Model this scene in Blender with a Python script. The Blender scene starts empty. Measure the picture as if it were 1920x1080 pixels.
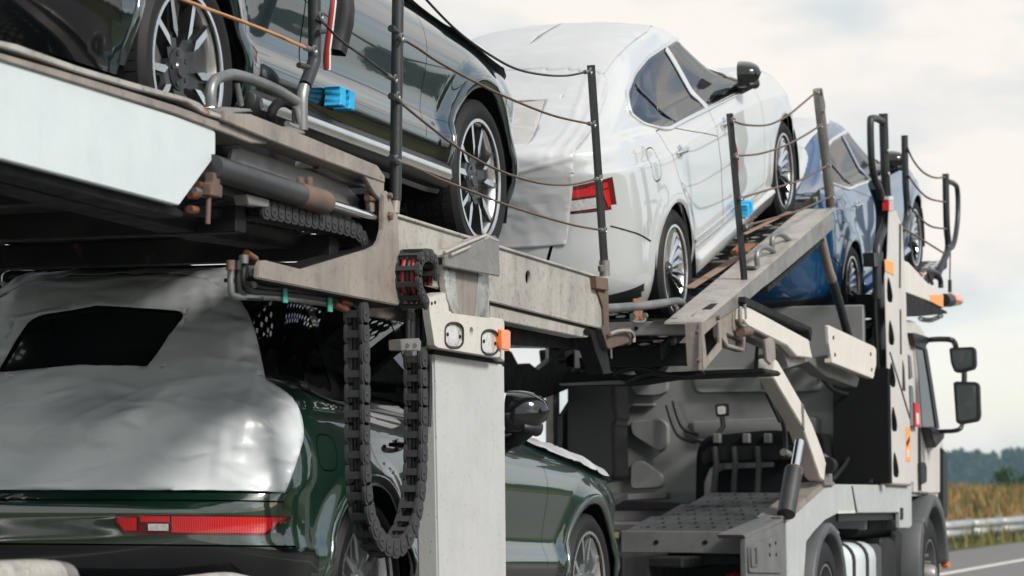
import bpy, bmesh, math, random
import numpy as np
from mathutils import Vector, Matrix, Euler
from mathutils.bvhtree import BVHTree
from mathutils import noise as mnoise

random.seed(7)
SC = bpy.context.scene
COL = SC.collection
R = math.radians

# ------------------------------------------------------------------ camera, sky, sun, exposure
# X runs along the carriageway (the way the transporter drives), Y to its left, Z up; the camera stands at (0, 0, CAM_H)
FPX, CXP, CYP, HZP, VPX, CAM_H = 4900.0, 960.0, 540.0, 915.0, 2680.0, 1.15
PITCH = math.atan((HZP - CYP) / FPX)
YAW = math.atan((VPX - CXP) / math.hypot(FPX, HZP - CYP))
cam_data = bpy.data.cameras.new('camera')
cam_data.sensor_width = 36.0
cam_data.lens = FPX / 1920.0 * 36.0
cam_data.clip_start = 0.1
cam_data.clip_end = 6000.0
cam_data.dof.use_dof = True
cam_data.dof.focus_distance = 11.0
cam_data.dof.aperture_fstop = 5.0
cam = bpy.data.objects.new('camera', cam_data)
COL.objects.link(cam)
cam.location = (0, 0, CAM_H)
cam.rotation_euler = (R(90) + PITCH, 0, YAW - R(90))
SC.camera = cam

SUN_EL, SUN_AZ = R(36), R(-112)      # azimuth measured from +X towards +Y
world = bpy.data.worlds.new('World')
SC.world = world
world.use_nodes = True
wn, wl = world.node_tree.nodes, world.node_tree.links
wn.clear()
w_out = wn.new('ShaderNodeOutputWorld')
w_sky = wn.new('ShaderNodeTexSky')
w_sky.sky_type = 'NISHITA'
w_sky.sun_disc = False
w_sky.sun_elevation = SUN_EL
w_sky.sun_rotation = R(90) - SUN_AZ
w_bg1 = wn.new('ShaderNodeBackground')
w_bg1.inputs['Strength'].default_value = 0.15
wl.new(w_sky.outputs[0], w_bg1.inputs['Color'])
w_tc = wn.new('ShaderNodeTexCoord')
w_map = wn.new('ShaderNodeMapping')
w_map.inputs['Scale'].default_value = (1.0, 1.0, 2.6)
w_map.inputs['Location'].default_value = (2.0, 9.0, 4.0)
wl.new(w_tc.outputs['Generated'], w_map.inputs['Vector'])
w_n1 = wn.new('ShaderNodeTexNoise')
w_n1.inputs['Scale'].default_value = 2.3
w_n1.inputs['Detail'].default_value = 6
w_n1.inputs['Roughness'].default_value = 0.52
w_n1.inputs['Distortion'].default_value = 0.35
wl.new(w_map.outputs[0], w_n1.inputs['Vector'])
w_r1 = wn.new('ShaderNodeValToRGB')
w_r1.color_ramp.elements[0].position = 0.39
w_r1.color_ramp.elements[0].color = (0.22, 0.22, 0.22, 1)
w_r1.color_ramp.elements[1].position = 0.53
w_r1.color_ramp.elements[1].color = (1, 1, 1, 1)
wl.new(w_n1.outputs['Fac'], w_r1.inputs['Fac'])
w_n2 = wn.new('ShaderNodeTexNoise')
w_n2.inputs['Scale'].default_value = 9.0
w_n2.inputs['Detail'].default_value = 5
w_n2.inputs['Roughness'].default_value = 0.5
w_n2.inputs['Distortion'].default_value = 0.25
wl.new(w_map.outputs[0], w_n2.inputs['Vector'])
w_r2 = wn.new('ShaderNodeValToRGB')
w_r2.color_ramp.elements[0].position = 0.37
w_r2.color_ramp.elements[0].color = (0.52, 0.58, 0.61, 1)
w_r2.color_ramp.elements[1].position = 0.58
w_r2.color_ramp.elements[1].color = (0.78, 0.735, 0.685, 1)
wl.new(w_n2.outputs['Fac'], w_r2.inputs['Fac'])
w_bg2 = wn.new('ShaderNodeBackground')
w_bg2.inputs['Strength'].default_value = 0.90
wl.new(w_r2.outputs['Color'], w_bg2.inputs['Color'])
w_mix = wn.new('ShaderNodeMixShader')
wl.new(w_r1.outputs['Color'], w_mix.inputs['Fac'])
wl.new(w_bg1.outputs[0], w_mix.inputs[1])
wl.new(w_bg2.outputs[0], w_mix.inputs[2])
wl.new(w_mix.outputs[0], w_out.inputs['Surface'])

sun_data = bpy.data.lights.new('sun', 'SUN')
sun_data.energy = 2.8
sun_data.angle = R(12)
sun_data.color = (1.0, 0.94, 0.86)
sun = bpy.data.objects.new('sun', sun_data)
COL.objects.link(sun)
_sd = Vector((math.cos(SUN_EL) * math.cos(SUN_AZ), math.cos(SUN_EL) * math.sin(SUN_AZ), math.sin(SUN_EL)))
sun.rotation_euler = _sd.to_track_quat('Z', 'Y').to_euler()

SC.view_settings.view_transform = 'Standard'
SC.view_settings.look = 'None'
SC.view_settings.gamma = 1.0
SC.view_settings.exposure = 0.50
SC.view_settings.use_curve_mapping = False
SC.render.engine = 'CYCLES'
SC.cycles.max_bounces = 8
SC.cycles.transparent_max_bounces = 16
SC.cycles.caustics_reflective = False
SC.cycles.caustics_refractive = False
SC.cycles.use_denoising = True
SC.cycles.sample_clamp_indirect = 6.0

# ------------------------------------------------------------------ photo measuring: a pixel of the 1920 px photo -> the point where it meets a real plane
_ca, _sa, _ct, _st = math.cos(YAW), math.sin(YAW), math.cos(PITCH), math.sin(PITCH)
def ray(px, py):
    x = (px - CXP) / FPX
    y = -(py - CYP) / FPX
    f = _ct - y * _st
    u = _st + y * _ct
    return Vector((x * _sa + f * _ca, -x * _ca + f * _sa, u))
def P(px, py, Y):
    r = ray(px, py)
    return Vector((0, 0, CAM_H)) + r * (Y / r.y)
def PX(px, py, X):
    r = ray(px, py)
    return Vector((0, 0, CAM_H)) + r * (X / r.x)
def PZ(px, py, Z):
    r = ray(px, py)
    return Vector((0, 0, CAM_H)) + r * ((Z - CAM_H) / r.z)

# ------------------------------------------------------------------ materials
MATS = {}
def _new(name):
    m = bpy.data.materials.new(name)
    m.use_nodes = True
    b = m.node_tree.nodes['Principled BSDF']
    MATS[name] = m
    return m, m.node_tree.nodes, m.node_tree.links, b
def simple(name, col, rough=0.5, metal=0.0, coat=0.0, var=0.08, scale=18.0, spec=0.5, bump=0.0, bscale=60.0):
    m, n, l, b = _new(name)
    b.inputs['Roughness'].default_value = rough
    b.inputs['Metallic'].default_value = metal
    b.inputs['Coat Weight'].default_value = coat
    b.inputs['Coat Roughness'].default_value = 0.02
    b.inputs['Specular IOR Level'].default_value = spec
    tc = n.new('ShaderNodeTexCoord')
    nz = n.new('ShaderNodeTexNoise')
    nz.inputs['Scale'].default_value = scale
    nz.inputs['Detail'].default_value = 5
    l.new(tc.outputs['Object'], nz.inputs['Vector'])
    rp = n.new('ShaderNodeValToRGB')
    rp.color_ramp.elements[0].position = 0.3
    rp.color_ramp.elements[1].position = 0.7
    rp.color_ramp.elements[0].color = tuple(max(0, c * (1 - var)) for c in col) + (1,)
    rp.color_ramp.elements[1].color = tuple(min(1, c * (1 + var)) for c in col) + (1,)
    l.new(nz.outputs['Fac'], rp.inputs['Fac'])
    l.new(rp.outputs['Color'], b.inputs['Base Color'])
    if bump:
        nb = n.new('ShaderNodeTexNoise')
        nb.inputs['Scale'].default_value = bscale
        nb.inputs['Detail'].default_value = 4
        l.new(tc.outputs['Object'], nb.inputs['Vector'])
        bp = n.new('ShaderNodeBump')
        bp.inputs['Strength'].default_value = bump
        bp.inputs['Distance'].default_value = 0.01
        l.new(nb.outputs['Fac'], bp.inputs['Height'])
        l.new(bp.outputs['Normal'], b.inputs['Normal'])
    return m
def worn(name, c1, c2, rough=0.5, metal=0.0, rust=0.0, rustcol=(0.16, 0.055, 0.022), streak=1.0, speck=0.0, grime=0.25, scale=1.0, spec=0.5):
    """painted or bare steel with broad tone changes, rain streaks, grime, specks and rust patches"""
    m, n, l, b = _new(name)
    b.inputs['Metallic'].default_value = metal
    b.inputs['Specular IOR Level'].default_value = spec
    tc = n.new('ShaderNodeTexCoord')
    def noise(sc, mapscale=(1, 1, 1), det=5, ro=0.55):
        mp = n.new('ShaderNodeMapping')
        mp.inputs['Scale'].default_value = mapscale
        l.new(tc.outputs['Object'], mp.inputs['Vector'])
        z = n.new('ShaderNodeTexNoise')
        z.inputs['Scale'].default_value = sc * scale
        z.inputs['Detail'].default_value = det
        z.inputs['Roughness'].default_value = ro
        l.new(mp.outputs[0], z.inputs['Vector'])
        return z.outputs['Fac']
    def ramp(src, p0, p1, a=0.0, c=1.0):
        r = n.new('ShaderNodeMapRange')
        r.inputs['From Min'].default_value = p0
        r.inputs['From Max'].default_value = p1
        r.inputs['To Min'].default_value = a
        r.inputs['To Max'].default_value = c
        l.new(src, r.inputs['Value'])
        return r.outputs[0]
    def mix(f, a, bcol):
        x = n.new('ShaderNodeMix')
        x.data_type = 'RGBA'
        if isinstance(f, float): x.inputs['Factor'].default_value = f
        else: l.new(f, x.inputs['Factor'])
        for sock, v in ((x.inputs[6], a), (x.inputs[7], bcol)):
            if isinstance(v, tuple): sock.default_value = v + (1,)
            else: l.new(v, sock)
        return x.outputs[2]
    col = mix(ramp(noise(4.0), 0.35, 0.65), c1, c2)
    if streak:
        st = ramp(noise(22.0, (1, 1, 0.09), 3), 0.5, 0.72, 0.0, 0.55 * streak)
        col = mix(st, col, tuple(c * 0.55 for c in c1))
    if grime:
        gr = ramp(noise(9.0, (1, 1, 1), 8, 0.7), 0.52, 0.72, 0.0, grime * 2)
        col = mix(gr, col, (0.045, 0.040, 0.036))
    if speck:
        sp = ramp(noise(95.0, (1, 1, 0.6), 3, 0.6), 0.66 - speck * 0.07, 0.72, 0.0, 0.85)
        col = mix(sp, col, (0.06, 0.045, 0.035))
    rsock = None
    if rust:
        rm = ramp(noise(7.0, (1, 1, 0.7), 9, 0.68), 0.66 - rust * 0.22, 0.74 - rust * 0.18)
        col = mix(rm, col, mix(ramp(noise(50.0), 0.35, 0.65), rustcol, tuple(c * 2.0 for c in rustcol)))
    l.new(col, b.inputs['Base Color'])
    rr = ramp(noise(14.0, (1, 1, 1), 6), 0.3, 0.7, rough - 0.09, rough + 0.12)
    l.new(rr, b.inputs['Roughness'])
    bp = n.new('ShaderNodeBump')
    bp.inputs['Strength'].default_value = 0.25
    bp.inputs['Distance'].default_value = 0.004
    l.new(noise(45.0, (1, 1, 1), 5), bp.inputs['Height'])
    l.new(bp.outputs['Normal'], b.inputs['Normal'])
    return m
def paint(name, col, metal=0.0, rough=0.35, ior=1.6):
    m, n, l, b = _new(name)
    b.inputs['Base Color'].default_value = col + (1,)
    b.inputs['Metallic'].default_value = metal
    b.inputs['Roughness'].default_value = rough
    b.inputs['Coat Weight'].default_value = 1.0
    b.inputs['Coat Roughness'].default_value = 0.012
    b.inputs['Coat IOR'].default_value = ior
    tc = n.new('ShaderNodeTexCoord')
    nz = n.new('ShaderNodeTexNoise')
    nz.inputs['Scale'].default_value = 900.0
    l.new(tc.outputs['Object'], nz.inputs['Vector'])
    rp = n.new('ShaderNodeValToRGB')
    rp.color_ramp.elements[0].color = tuple(c * 0.8 for c in col) + (1,)
    rp.color_ramp.elements[1].color = tuple(min(1, c * 1.2) for c in col) + (1,)
    l.new(nz.outputs['Fac'], rp.inputs['Fac'])
    l.new(rp.outputs['Color'], b.inputs['Base Color'])
    nb = n.new('ShaderNodeTexNoise')
    nb.inputs['Scale'].default_value = 5.0
    l.new(tc.outputs['Object'], nb.inputs['Vector'])
    bp = n.new('ShaderNodeBump')
    bp.inputs['Strength'].default_value = 0.012
    bp.inputs['Distance'].default_value = 0.02
    l.new(nb.outputs['Fac'], bp.inputs['Height'])
    l.new(bp.outputs['Normal'], b.inputs['Coat Normal'])
    return m
def glass(name, tint, trans, rough=0.0, ior=2.2):
    """thin pane: fresnel reflection over a tinted see-through"""
    m = bpy.data.materials.new(name)
    m.use_nodes = True
    n, l = m.node_tree.nodes, m.node_tree.links
    n.clear()
    out = n.new('ShaderNodeOutputMaterial')
    tr = n.new('ShaderNodeBsdfTransparent')
    tr.inputs['Color'].default_value = tuple(t * trans for t in tint) + (1,)
    gl = n.new('ShaderNodeBsdfGlossy')
    gl.inputs['Roughness'].default_value = rough
    fr = n.new('ShaderNodeFresnel')
    fr.inputs['IOR'].default_value = ior
    mx = n.new('ShaderNodeMixShader')
    l.new(fr.outputs[0], mx.inputs['Fac'])
    l.new(tr.outputs[0], mx.inputs[1])
    l.new(gl.outputs[0], mx.inputs[2])
    l.new(mx.outputs[0], out.inputs['Surface'])
    MATS[name] = m
    return m
def film(name, col, rough=0.38, bump=0.35, scale=9.0, sub=0.0):
    """thin crinkled protective foil"""
    m, n, l, b = _new(name)
    b.inputs['Roughness'].default_value = rough
    b.inputs['Base Color'].default_value = col + (1,)
    b.inputs['Coat Weight'].default_value = 0.25
    b.inputs['Coat Roughness'].default_value = 0.22
    tc = n.new('ShaderNodeTexCoord')
    nz = n.new('ShaderNodeTexNoise')
    nz.noise_type = 'RIDGED_MULTIFRACTAL'
    nz.inputs['Scale'].default_value = scale
    nz.inputs['Detail'].default_value = 5
    nz.inputs['Roughness'].default_value = 0.42
    nz.inputs['Distortion'].default_value = 0.5
    mp = n.new('ShaderNodeMapping')
    mp.inputs['Rotation'].default_value = (0.5, 0.3, 0.6)
    mp.inputs['Scale'].default_value = (1.0, 0.45, 1.3)
    l.new(tc.outputs['Object'], mp.inputs['Vector'])
    l.new(mp.outputs[0], nz.inputs['Vector'])
    bp = n.new('ShaderNodeBump')
    bp.inputs['Strength'].default_value = bump
    bp.inputs['Distance'].default_value = 0.035
    l.new(nz.outputs['Fac'], bp.inputs['Height'])
    l.new(bp.outputs['Normal'], b.inputs['Normal'])
    rp = n.new('ShaderNodeValToRGB')
    rp.color_ramp.elements[0].color = tuple(c * 0.88 for c in col) + (1,)
    rp.color_ramp.elements[1].color = tuple(min(1, c * 1.06) for c in col) + (1,)
    l.new(nz.outputs['Fac'], rp.inputs['Fac'])
    l.new(rp.outputs['Color'], b.inputs['Base Color'])
    return m

paint('paint_green', (0.003, 0.022, 0.012), 0.2, 0.3, 1.95)
paint('paint_dark', (0.004, 0.020, 0.027), 0.45, 0.16, 2.0)
paint('paint_white', (0.47, 0.495, 0.505), 0.0, 0.3, 1.85)
paint('paint_blue', (0.002, 0.058, 0.165), 0.3, 0.3, 1.95)
simple('gloss_black', (0.006, 0.007, 0.008), 0.12, 0, 0.6)
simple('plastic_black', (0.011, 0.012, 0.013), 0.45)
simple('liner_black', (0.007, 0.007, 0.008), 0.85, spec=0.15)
simple('rubber', (0.020, 0.020, 0.021), 0.62, bump=0.15, bscale=120)
simple('rubber_tyre', (0.010, 0.010, 0.011), 0.62, spec=0.3, bump=0.1, bscale=200)
simple('chrome', (0.80, 0.81, 0.82), 0.10, 1.0, var=0.02)
simple('chrome_trim', (0.86, 0.86, 0.85), 0.22, 0.85, var=0.02)
simple('alloy_silver', (0.72, 0.73, 0.74), 0.24, 0.9, var=0.03)
simple('alloy_black', (0.012, 0.013, 0.014), 0.30, 0.0, 0.15)
simple('alloy_grey', (0.30, 0.33, 0.35), 0.28, 0.8, 0.3)
simple('disc_steel', (0.42, 0.42, 0.41), 0.38, 0.9)
simple('seat_cloth', (0.030, 0.030, 0.032), 0.8)
glass('glass_clear', (0.86, 0.97, 0.94), 0.93, 0.0, 3.0)
glass('glass_tint', (0.62, 0.61, 0.62), 0.62, 0.0, 3.2)
glass('glass_dark', (0.14, 0.16, 0.16), 0.5)
film('film_white', (0.50, 0.515, 0.53), 0.36, 0.30, 7.0)
film('film_grey', (0.64, 0.69, 0.72), 0.32, 0.8, 8.5)
film('film_window', (0.42, 0.41, 0.40), 0.22, 0.5, 14.0)
m, n_, l_, b = _new('lamp_red')
tc_ = n_.new('ShaderNodeTexCoord')
wv = n_.new('ShaderNodeTexWave')
wv.bands_direction = 'Y'
wv.inputs['Scale'].default_value = 38.0
wv.inputs['Distortion'].default_value = 1.5
l_.new(tc_.outputs['Object'], wv.inputs['Vector'])
wr = n_.new('ShaderNodeValToRGB')
wr.color_ramp.elements[0].color = (0.34, 0.004, 0.008, 1)
wr.color_ramp.elements[1].color = (0.66, 0.012, 0.018, 1)
l_.new(wv.outputs['Fac'], wr.inputs['Fac'])
l_.new(wr.outputs['Color'], b.inputs['Base Color'])
b.inputs['Roughness'].default_value = 0.15
b.inputs['Coat Weight'].default_value = 1.0
b.inputs['Emission Color'].default_value = (0.8, 0.01, 0.012, 1)
b.inputs['Emission Strength'].default_value = 0.0
simple('lamp_red_dark', (0.10, 0.004, 0.008), 0.1, 0, 1.0)
simple('lamp_clear', (0.50, 0.50, 0.49), 0.15, 0.1, 1.0, var=0.25, scale=60)
simple('lamp_orange', (0.80, 0.16, 0.012), 0.22, 0, 1.0, var=0.15, scale=40)
simple('foam_blue', (0.02, 0.36, 0.68), 0.75, bump=0.2)
worn('skirt_grey', (0.40, 0.425, 0.43), (0.44, 0.465, 0.47), 0.42, 0.0, 0.0, streak=0.25, grime=0.08, speck=0.1)
worn('panel_white', (0.50, 0.565, 0.585), (0.54, 0.605, 0.625), 0.42, 0.0, 0.0, streak=0.12, grime=0.02)
worn('pillar_white', (0.42, 0.43, 0.43), (0.45, 0.46, 0.46), 0.45, 0.0, 0.0, streak=0.12, grime=0.03, speck=0.05)
worn('sign_white', (0.56, 0.54, 0.50), (0.50, 0.48, 0.45), 0.45, 0.0, 0.06, streak=0.2, grime=0.06, speck=0.2)
worn('cream_white', (0.62, 0.59, 0.55), (0.57, 0.545, 0.51), 0.5, 0.0, 0.03, streak=0.15, grime=0.03)
worn('paint_cab', (0.54, 0.525, 0.50), (0.50, 0.485, 0.465), 0.5, 0.0, 0.0, streak=0.1, grime=0.03)
simple('liner_grey', (0.34, 0.35, 0.34), 0.8)
worn('steel_beige', (0.305, 0.270, 0.240), (0.225, 0.200, 0.182), 0.5, 0.15, 0.15, streak=0.8, grime=0.2, speck=0.35)
worn('steel_light', (0.44, 0.42, 0.385), (0.34, 0.32, 0.295), 0.45, 0.2, 0.13, streak=0.9, grime=0.22, speck=0.95)
worn('steel_grey', (0.30, 0.29, 0.28), (0.22, 0.21, 0.20), 0.42, 0.5, 0.10, streak=0.5, grime=0.15, speck=0.2)
worn('galvanised', (0.26, 0.27, 0.27), (0.16, 0.17, 0.175), 0.40, 0.6, 0.08, streak=0.0, grime=0.2)
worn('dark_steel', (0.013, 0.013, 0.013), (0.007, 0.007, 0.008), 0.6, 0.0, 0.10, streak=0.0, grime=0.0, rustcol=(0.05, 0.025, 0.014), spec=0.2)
worn('tread_steel', (0.085, 0.092, 0.096), (0.055, 0.060, 0.063), 0.42, 0.4, 0.06, streak=0.0, grime=0.15)
worn('box_grey', (0.16, 0.165, 0.165), (0.12, 0.125, 0.125), 0.5, 0.1, 0.05, streak=0.3, grime=0.15, speck=0.2)
worn('post_black', (0.022, 0.026, 0.028), (0.014, 0.017, 0.019), 0.42, 0.0, 0.10, streak=0.0, grime=0.0, rustcol=(0.06, 0.028, 0.014))
worn('cylinder_grey', (0.050, 0.053, 0.055), (0.034, 0.036, 0.038), 0.42, 0.2, 0.10, streak=0.0, grime=0.1)
worn('rusty', (0.150, 0.098, 0.075), (0.080, 0.066, 0.058), 0.75, 0.1, 0.5, streak=0.3, grime=0.2)
worn('grease', (0.62, 0.61, 0.58), (0.30, 0.29, 0.27), 0.28, 0.55, 0.0, streak=0.0, grime=0.45, speck=0.9)
worn('chain_plastic', (0.034, 0.036, 0.037), (0.022, 0.024, 0.025), 0.6, 0.0, 0.0, streak=0.0, grime=0.0)
simple('chain_pin', (0.02, 0.02, 0.021), 0.5)
simple('cable_brown', (0.13, 0.085, 0.055), 0.6, 0.2)
simple('cable_dark', (0.030, 0.027, 0.026), 0.5, 0.2)
simple('cable_orange', (0.42, 0.21, 0.09), 0.6)
simple('hose_black', (0.010, 0.011, 0.012), 0.5)
simple('hose_red', (0.30, 0.02, 0.02), 0.5)
simple('tape_white', (0.72, 0.72, 0.72), 0.5)
simple('clip_teal', (0.05, 0.30, 0.24), 0.55)
simple('copper', (0.24, 0.10, 0.055), 0.5, 0.7, var=0.4)
simple('strap_orange', (0.24, 0.11, 0.055), 0.8, bump=0.2)
simple('wood_strap', (0.27, 0.18, 0.13), 0.8, bump=0.2)
simple('cab_back', (0.20, 0.21, 0.21), 0.35, 0.0, 0.4, var=0.1, scale=4)
simple('fender_grey', (0.060, 0.066, 0.070), 0.5)
simple('sticker_orange', (0.80, 0.33, 0.10), 0.5)
simple('sticker_red', (0.50, 0.03, 0.03), 0.5)
simple('mirror_glass', (0.07, 0.085, 0.085), 0.05, 0.0, 1.0, var=0.15, scale=6)  # grey put into the colour in place of the view mirrored in the glass

# ------------------------------------------------------------------ object helpers
def tag(o, label=None, cat=None, group=None, kind=None):
    if label: o['label'] = label
    if cat: o['category'] = cat
    if group: o['group'] = group
    if kind: o['kind'] = kind
    return o
def empty(name, loc=(0, 0, 0), rot=(0, 0, 0), label=None, cat=None, group=None):
    o = bpy.data.objects.new(name, None)
    o.empty_display_size = 0.2
    COL.objects.link(o)
    o.location = loc
    o.rotation_euler = rot
    return tag(o, label, cat, group)
def link(name, me, parent=None, world_space=True):
    o = bpy.data.objects.new(name, me)
    COL.objects.link(o)
    if parent is not None:
        o.parent = parent
        if world_space:
            M = Matrix.Identity(4)
            p = parent
            chain = []
            while p is not None:
                chain.append(p)
                p = p.parent
            for p in reversed(chain):
                M = M @ p.matrix_parent_inverse @ Matrix.LocRotScale(p.location, p.rotation_euler, p.scale)
            o.matrix_parent_inverse = M.inverted()
    return o
def set_mat(me, mat):
    for x in (mat if isinstance(mat, (list, tuple)) else [mat]):
        me.materials.append(MATS[x] if isinstance(x, str) else x)
def shade(me, ang=35):
    if ang >= 180:
        me.polygons.foreach_set('use_smooth', [True] * len(me.polygons))
    else:
        me.shade_smooth() if hasattr(me, 'shade_smooth') else None
        me.set_sharp_from_angle(angle=R(ang))
    me.update()
class MB:
    """collects shapes and links them as ONE mesh object"""
    def __init__(self): self.v, self.f, self.mi = [], [], []
    def add(self, vs, fs, m=0):
        o = len(self.v)
        self.v.extend([tuple(x) for x in vs])
        self.f.extend([tuple(i + o for i in f) for f in fs])
        self.mi.extend([m] * len(fs))
        return self
    def box(self, c, s, rot=None, m=0, ch=0.0):
        c = Vector(c)
        hx, hy, hz = s[0] / 2, s[1] / 2, s[2] / 2
        vs = [Vector((x, y, z)) for x in (-hx, hx) for y in (-hy, hy) for z in (-hz, hz)]
        if rot is not None:
            rm = rot if isinstance(rot, Matrix) else Euler(rot).to_matrix()
            vs = [rm @ v for v in vs]
        return self.add([c + v for v in vs], [(0, 1, 3, 2), (4, 6, 7, 5), (0, 4, 5, 1), (2, 3, 7, 6), (0, 2, 6, 4), (1, 5, 7, 3)], m)
    def tube(self, pts, r, n=10, m=0, caps=True, closed=False):
        pts = [Vector(p) for p in pts]
        k = len(pts)
        rs = r if isinstance(r, (list, tuple)) else [r] * k
        t0 = (pts[1] - pts[0]).normalized()
        up = Vector((0, 0, 1)) if abs(t0.z) < 0.9 else Vector((0, 1, 0))
        a = t0.cross(up).normalized()
        vs, fs = [], []
        for i, p in enumerate(pts):
            if closed: t = (pts[(i + 1) % k] - pts[i - 1]).normalized()
            else: t = (pts[min(i + 1, k - 1)] - pts[max(i - 1, 0)]).normalized()
            a = (a - t * a.dot(t)).normalized()
            b = t.cross(a)
            for j in range(n):
                w = 2 * math.pi * j / n
                vs.append(p + (a * math.cos(w) + b * math.sin(w)) * rs[i])
        for i in range(k if closed else k - 1):
            i2 = (i + 1) % k
            for j in range(n):
                fs.append((i * n + j, i * n + (j + 1) % n, i2 * n + (j + 1) % n, i2 * n + j))
        if caps and not closed:
            fs.append(tuple(reversed(range(n))))
            fs.append(tuple((k - 1) * n + j for j in range(n)))
        return self.add(vs, fs, m)
    def lathe(self, prof, c=(0, 0, 0), axis='Y', n=48, m=0, closed=False):
        """prof: list of (radius, along axis)"""
        vs, fs = [], []
        k = len(prof)
        c = Vector(c)
        for j in range(n):
            w = 2 * math.pi * j / n
            for r_, h in prof:
                if axis == 'Y': vs.append(c + Vector((r_ * math.cos(w), h, r_ * math.sin(w))))
                elif axis == 'X': vs.append(c + Vector((h, r_ * math.cos(w), r_ * math.sin(w))))
                else: vs.append(c + Vector((r_ * math.cos(w), r_ * math.sin(w), h)))
        for j in range(n):
            j2 = (j + 1) % n
            for i in range(k if closed else k - 1):
                i2 = (i + 1) % k
                fs.append((j * k + i, j * k + i2, j2 * k + i2, j2 * k + i))
        return self.add(vs, fs, m)
    def prism(self, poly, axis, a, b, m=0):
        """extrude a 2-D outline along an axis; outline in the two other axes, in order"""
        n = len(poly)
        def pt(p, h): return {'Y': (p[0], h, p[1]), 'X': (h, p[0], p[1]), 'Z': (p[0], p[1], h)}[axis]
        vs = [pt(p, a) for p in poly] + [pt(p, b) for p in poly]
        fs = [tuple(range(n)), tuple(range(2 * n - 1, n - 1, -1))]
        fs += [(i, i + n, (i + 1) % n + n, (i + 1) % n) for i in range(n)]
        return self.add(vs, fs, m)
    def build(self, name, mat, parent=None, ang=35, bevel=0.0, world_space=True, fix=True):
        me = bpy.data.meshes.new(name)
        me.from_pydata(self.v, [], self.f)
        set_mat(me, mat)
        me.polygons.foreach_set('material_index', self.mi)
        if fix or bevel:
            bm = bmesh.new()
            bm.from_mesh(me)
            if bevel:
                es = [e for e in bm.edges if len(e.link_faces) == 2 and e.calc_face_angle(0) > 0.5]
                bmesh.ops.bevel(bm, geom=es, offset=bevel, segments=1, affect='EDGES', clamp_overlap=True)
            bmesh.ops.recalc_face_normals(bm, faces=bm.faces)
            bm.to_mesh(me)
            bm.free()
        shade(me, ang)
        return link(name, me, parent, world_space)
def smooth_path(pts, sub=6):
    pts = [Vector(p) for p in pts]
    out = []
    for i in range(len(pts) - 1):
        p0, p1, p2, p3 = pts[max(i - 1, 0)], pts[i], pts[i + 1], pts[min(i + 2, len(pts) - 1)]
        for s in range(sub):
            t = s / sub
            out.append(0.5 * ((2 * p1) + (p2 - p0) * t + (2 * p0 - 5 * p1 + 4 * p2 - p3) * t * t + (3 * p1 - p0 - 3 * p2 + p3) * t ** 3))
    out.append(pts[-1])
    return out
def slab(name, poly3, thick_vec, mat, parent=None, holes=(), bevel=0.003, ang=30):
    """plate with real thickness: 3-D outline (planar), holes, extruded along thick_vec"""
    bm = bmesh.new()
    edges = []
    for loop in [poly3] + list(holes):
        vs = [bm.verts.new(p) for p in loop]
        for i in range(len(vs)): edges.append(bm.edges.new((vs[i], vs[(i + 1) % len(vs)])))
    if holes:
        bmesh.ops.triangle_fill(bm, use_beauty=True, use_dissolve=False, edges=edges)
        bmesh.ops.dissolve_limit(bm, angle_limit=0.01, verts=bm.verts, edges=[e for e in bm.edges if len(e.link_faces) == 2])
    else:
        bm.faces.new(list(bm.verts))
    ret = bmesh.ops.extrude_face_region(bm, geom=list(bm.faces))
    nv = [g for g in ret['geom'] if isinstance(g, bmesh.types.BMVert)]
    bmesh.ops.translate(bm, verts=nv, vec=Vector(thick_vec))
    bmesh.ops.recalc_face_normals(bm, faces=bm.faces)
    if bevel:
        es = [e for e in bm.edges if len(e.link_faces) == 2 and e.calc_face_angle(0) > 0.6]
        bmesh.ops.bevel(bm, geom=es, offset=bevel, segments=2, affect='EDGES', clamp_overlap=True)
    me = bpy.data.meshes.new(name)
    bm.to_mesh(me)
    bm.free()
    set_mat(me, mat)
    shade(me, ang)
    return link(name, me, parent)
def plate(name, poly, Y, th, mat, parent=None, holes=(), bevel=0.003):
    """side plate measured in the photo, standing on the plane Y, th thick away from the road"""
    return slab(name, [P(x, y, Y) for x, y in poly], (0, th, 0), mat, parent, [[P(x, y, Y) for x, y in h] for h in holes], bevel)
def oval(cx, cy, rx, ry, n=16):
    return [(cx + rx * math.cos(2 * math.pi * i / n), cy + ry * math.sin(2 * math.pi * i / n)) for i in range(n)]
def rrect(cx, cy, w, h, r, n=5):
    out = []
    for sx, sy, a0 in ((1, 1, 0), (-1, 1, 90), (-1, -1, 180), (1, -1, 270)):
        for i in range(n):
            w_ = R(a0 + 90 * i / (n - 1))
            out.append((cx + sx * (w / 2 - r) + r * math.cos(w_), cy + sy * (h / 2 - r) + r * math.sin(w_)))
    return out

# ------------------------------------------------------------------ the setting
def sheet(name, x0, x1, y0, y1, z, mat, nx=1, ny=1, kind='structure', fn=None):
    mb = MB()
    vs = [(x0 + (x1 - x0) * i / nx, y0 + (y1 - y0) * j / ny, z) for i in range(nx + 1) for j in range(ny + 1)]
    if fn: vs = [(x, y, fn(x, y)) for x, y, _ in vs]
    fs = [(i * (ny + 1) + j, (i + 1) * (ny + 1) + j, (i + 1) * (ny + 1) + j + 1, i * (ny + 1) + j + 1) for i in range(nx) for j in range(ny)]
    mb.add(vs, fs)
    return tag(mb.build(name, mat, None, 180, fix=False), kind=kind)
worn('asphalt', (0.150, 0.144, 0.137), (0.125, 0.120, 0.115), 0.85, 0, 0, streak=0, grime=0.1, speck=0.6)
worn('line_paint', (0.62, 0.61, 0.58), (0.54, 0.53, 0.5), 0.7, 0, 0, streak=0, grime=0.15, speck=0.4)
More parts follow.
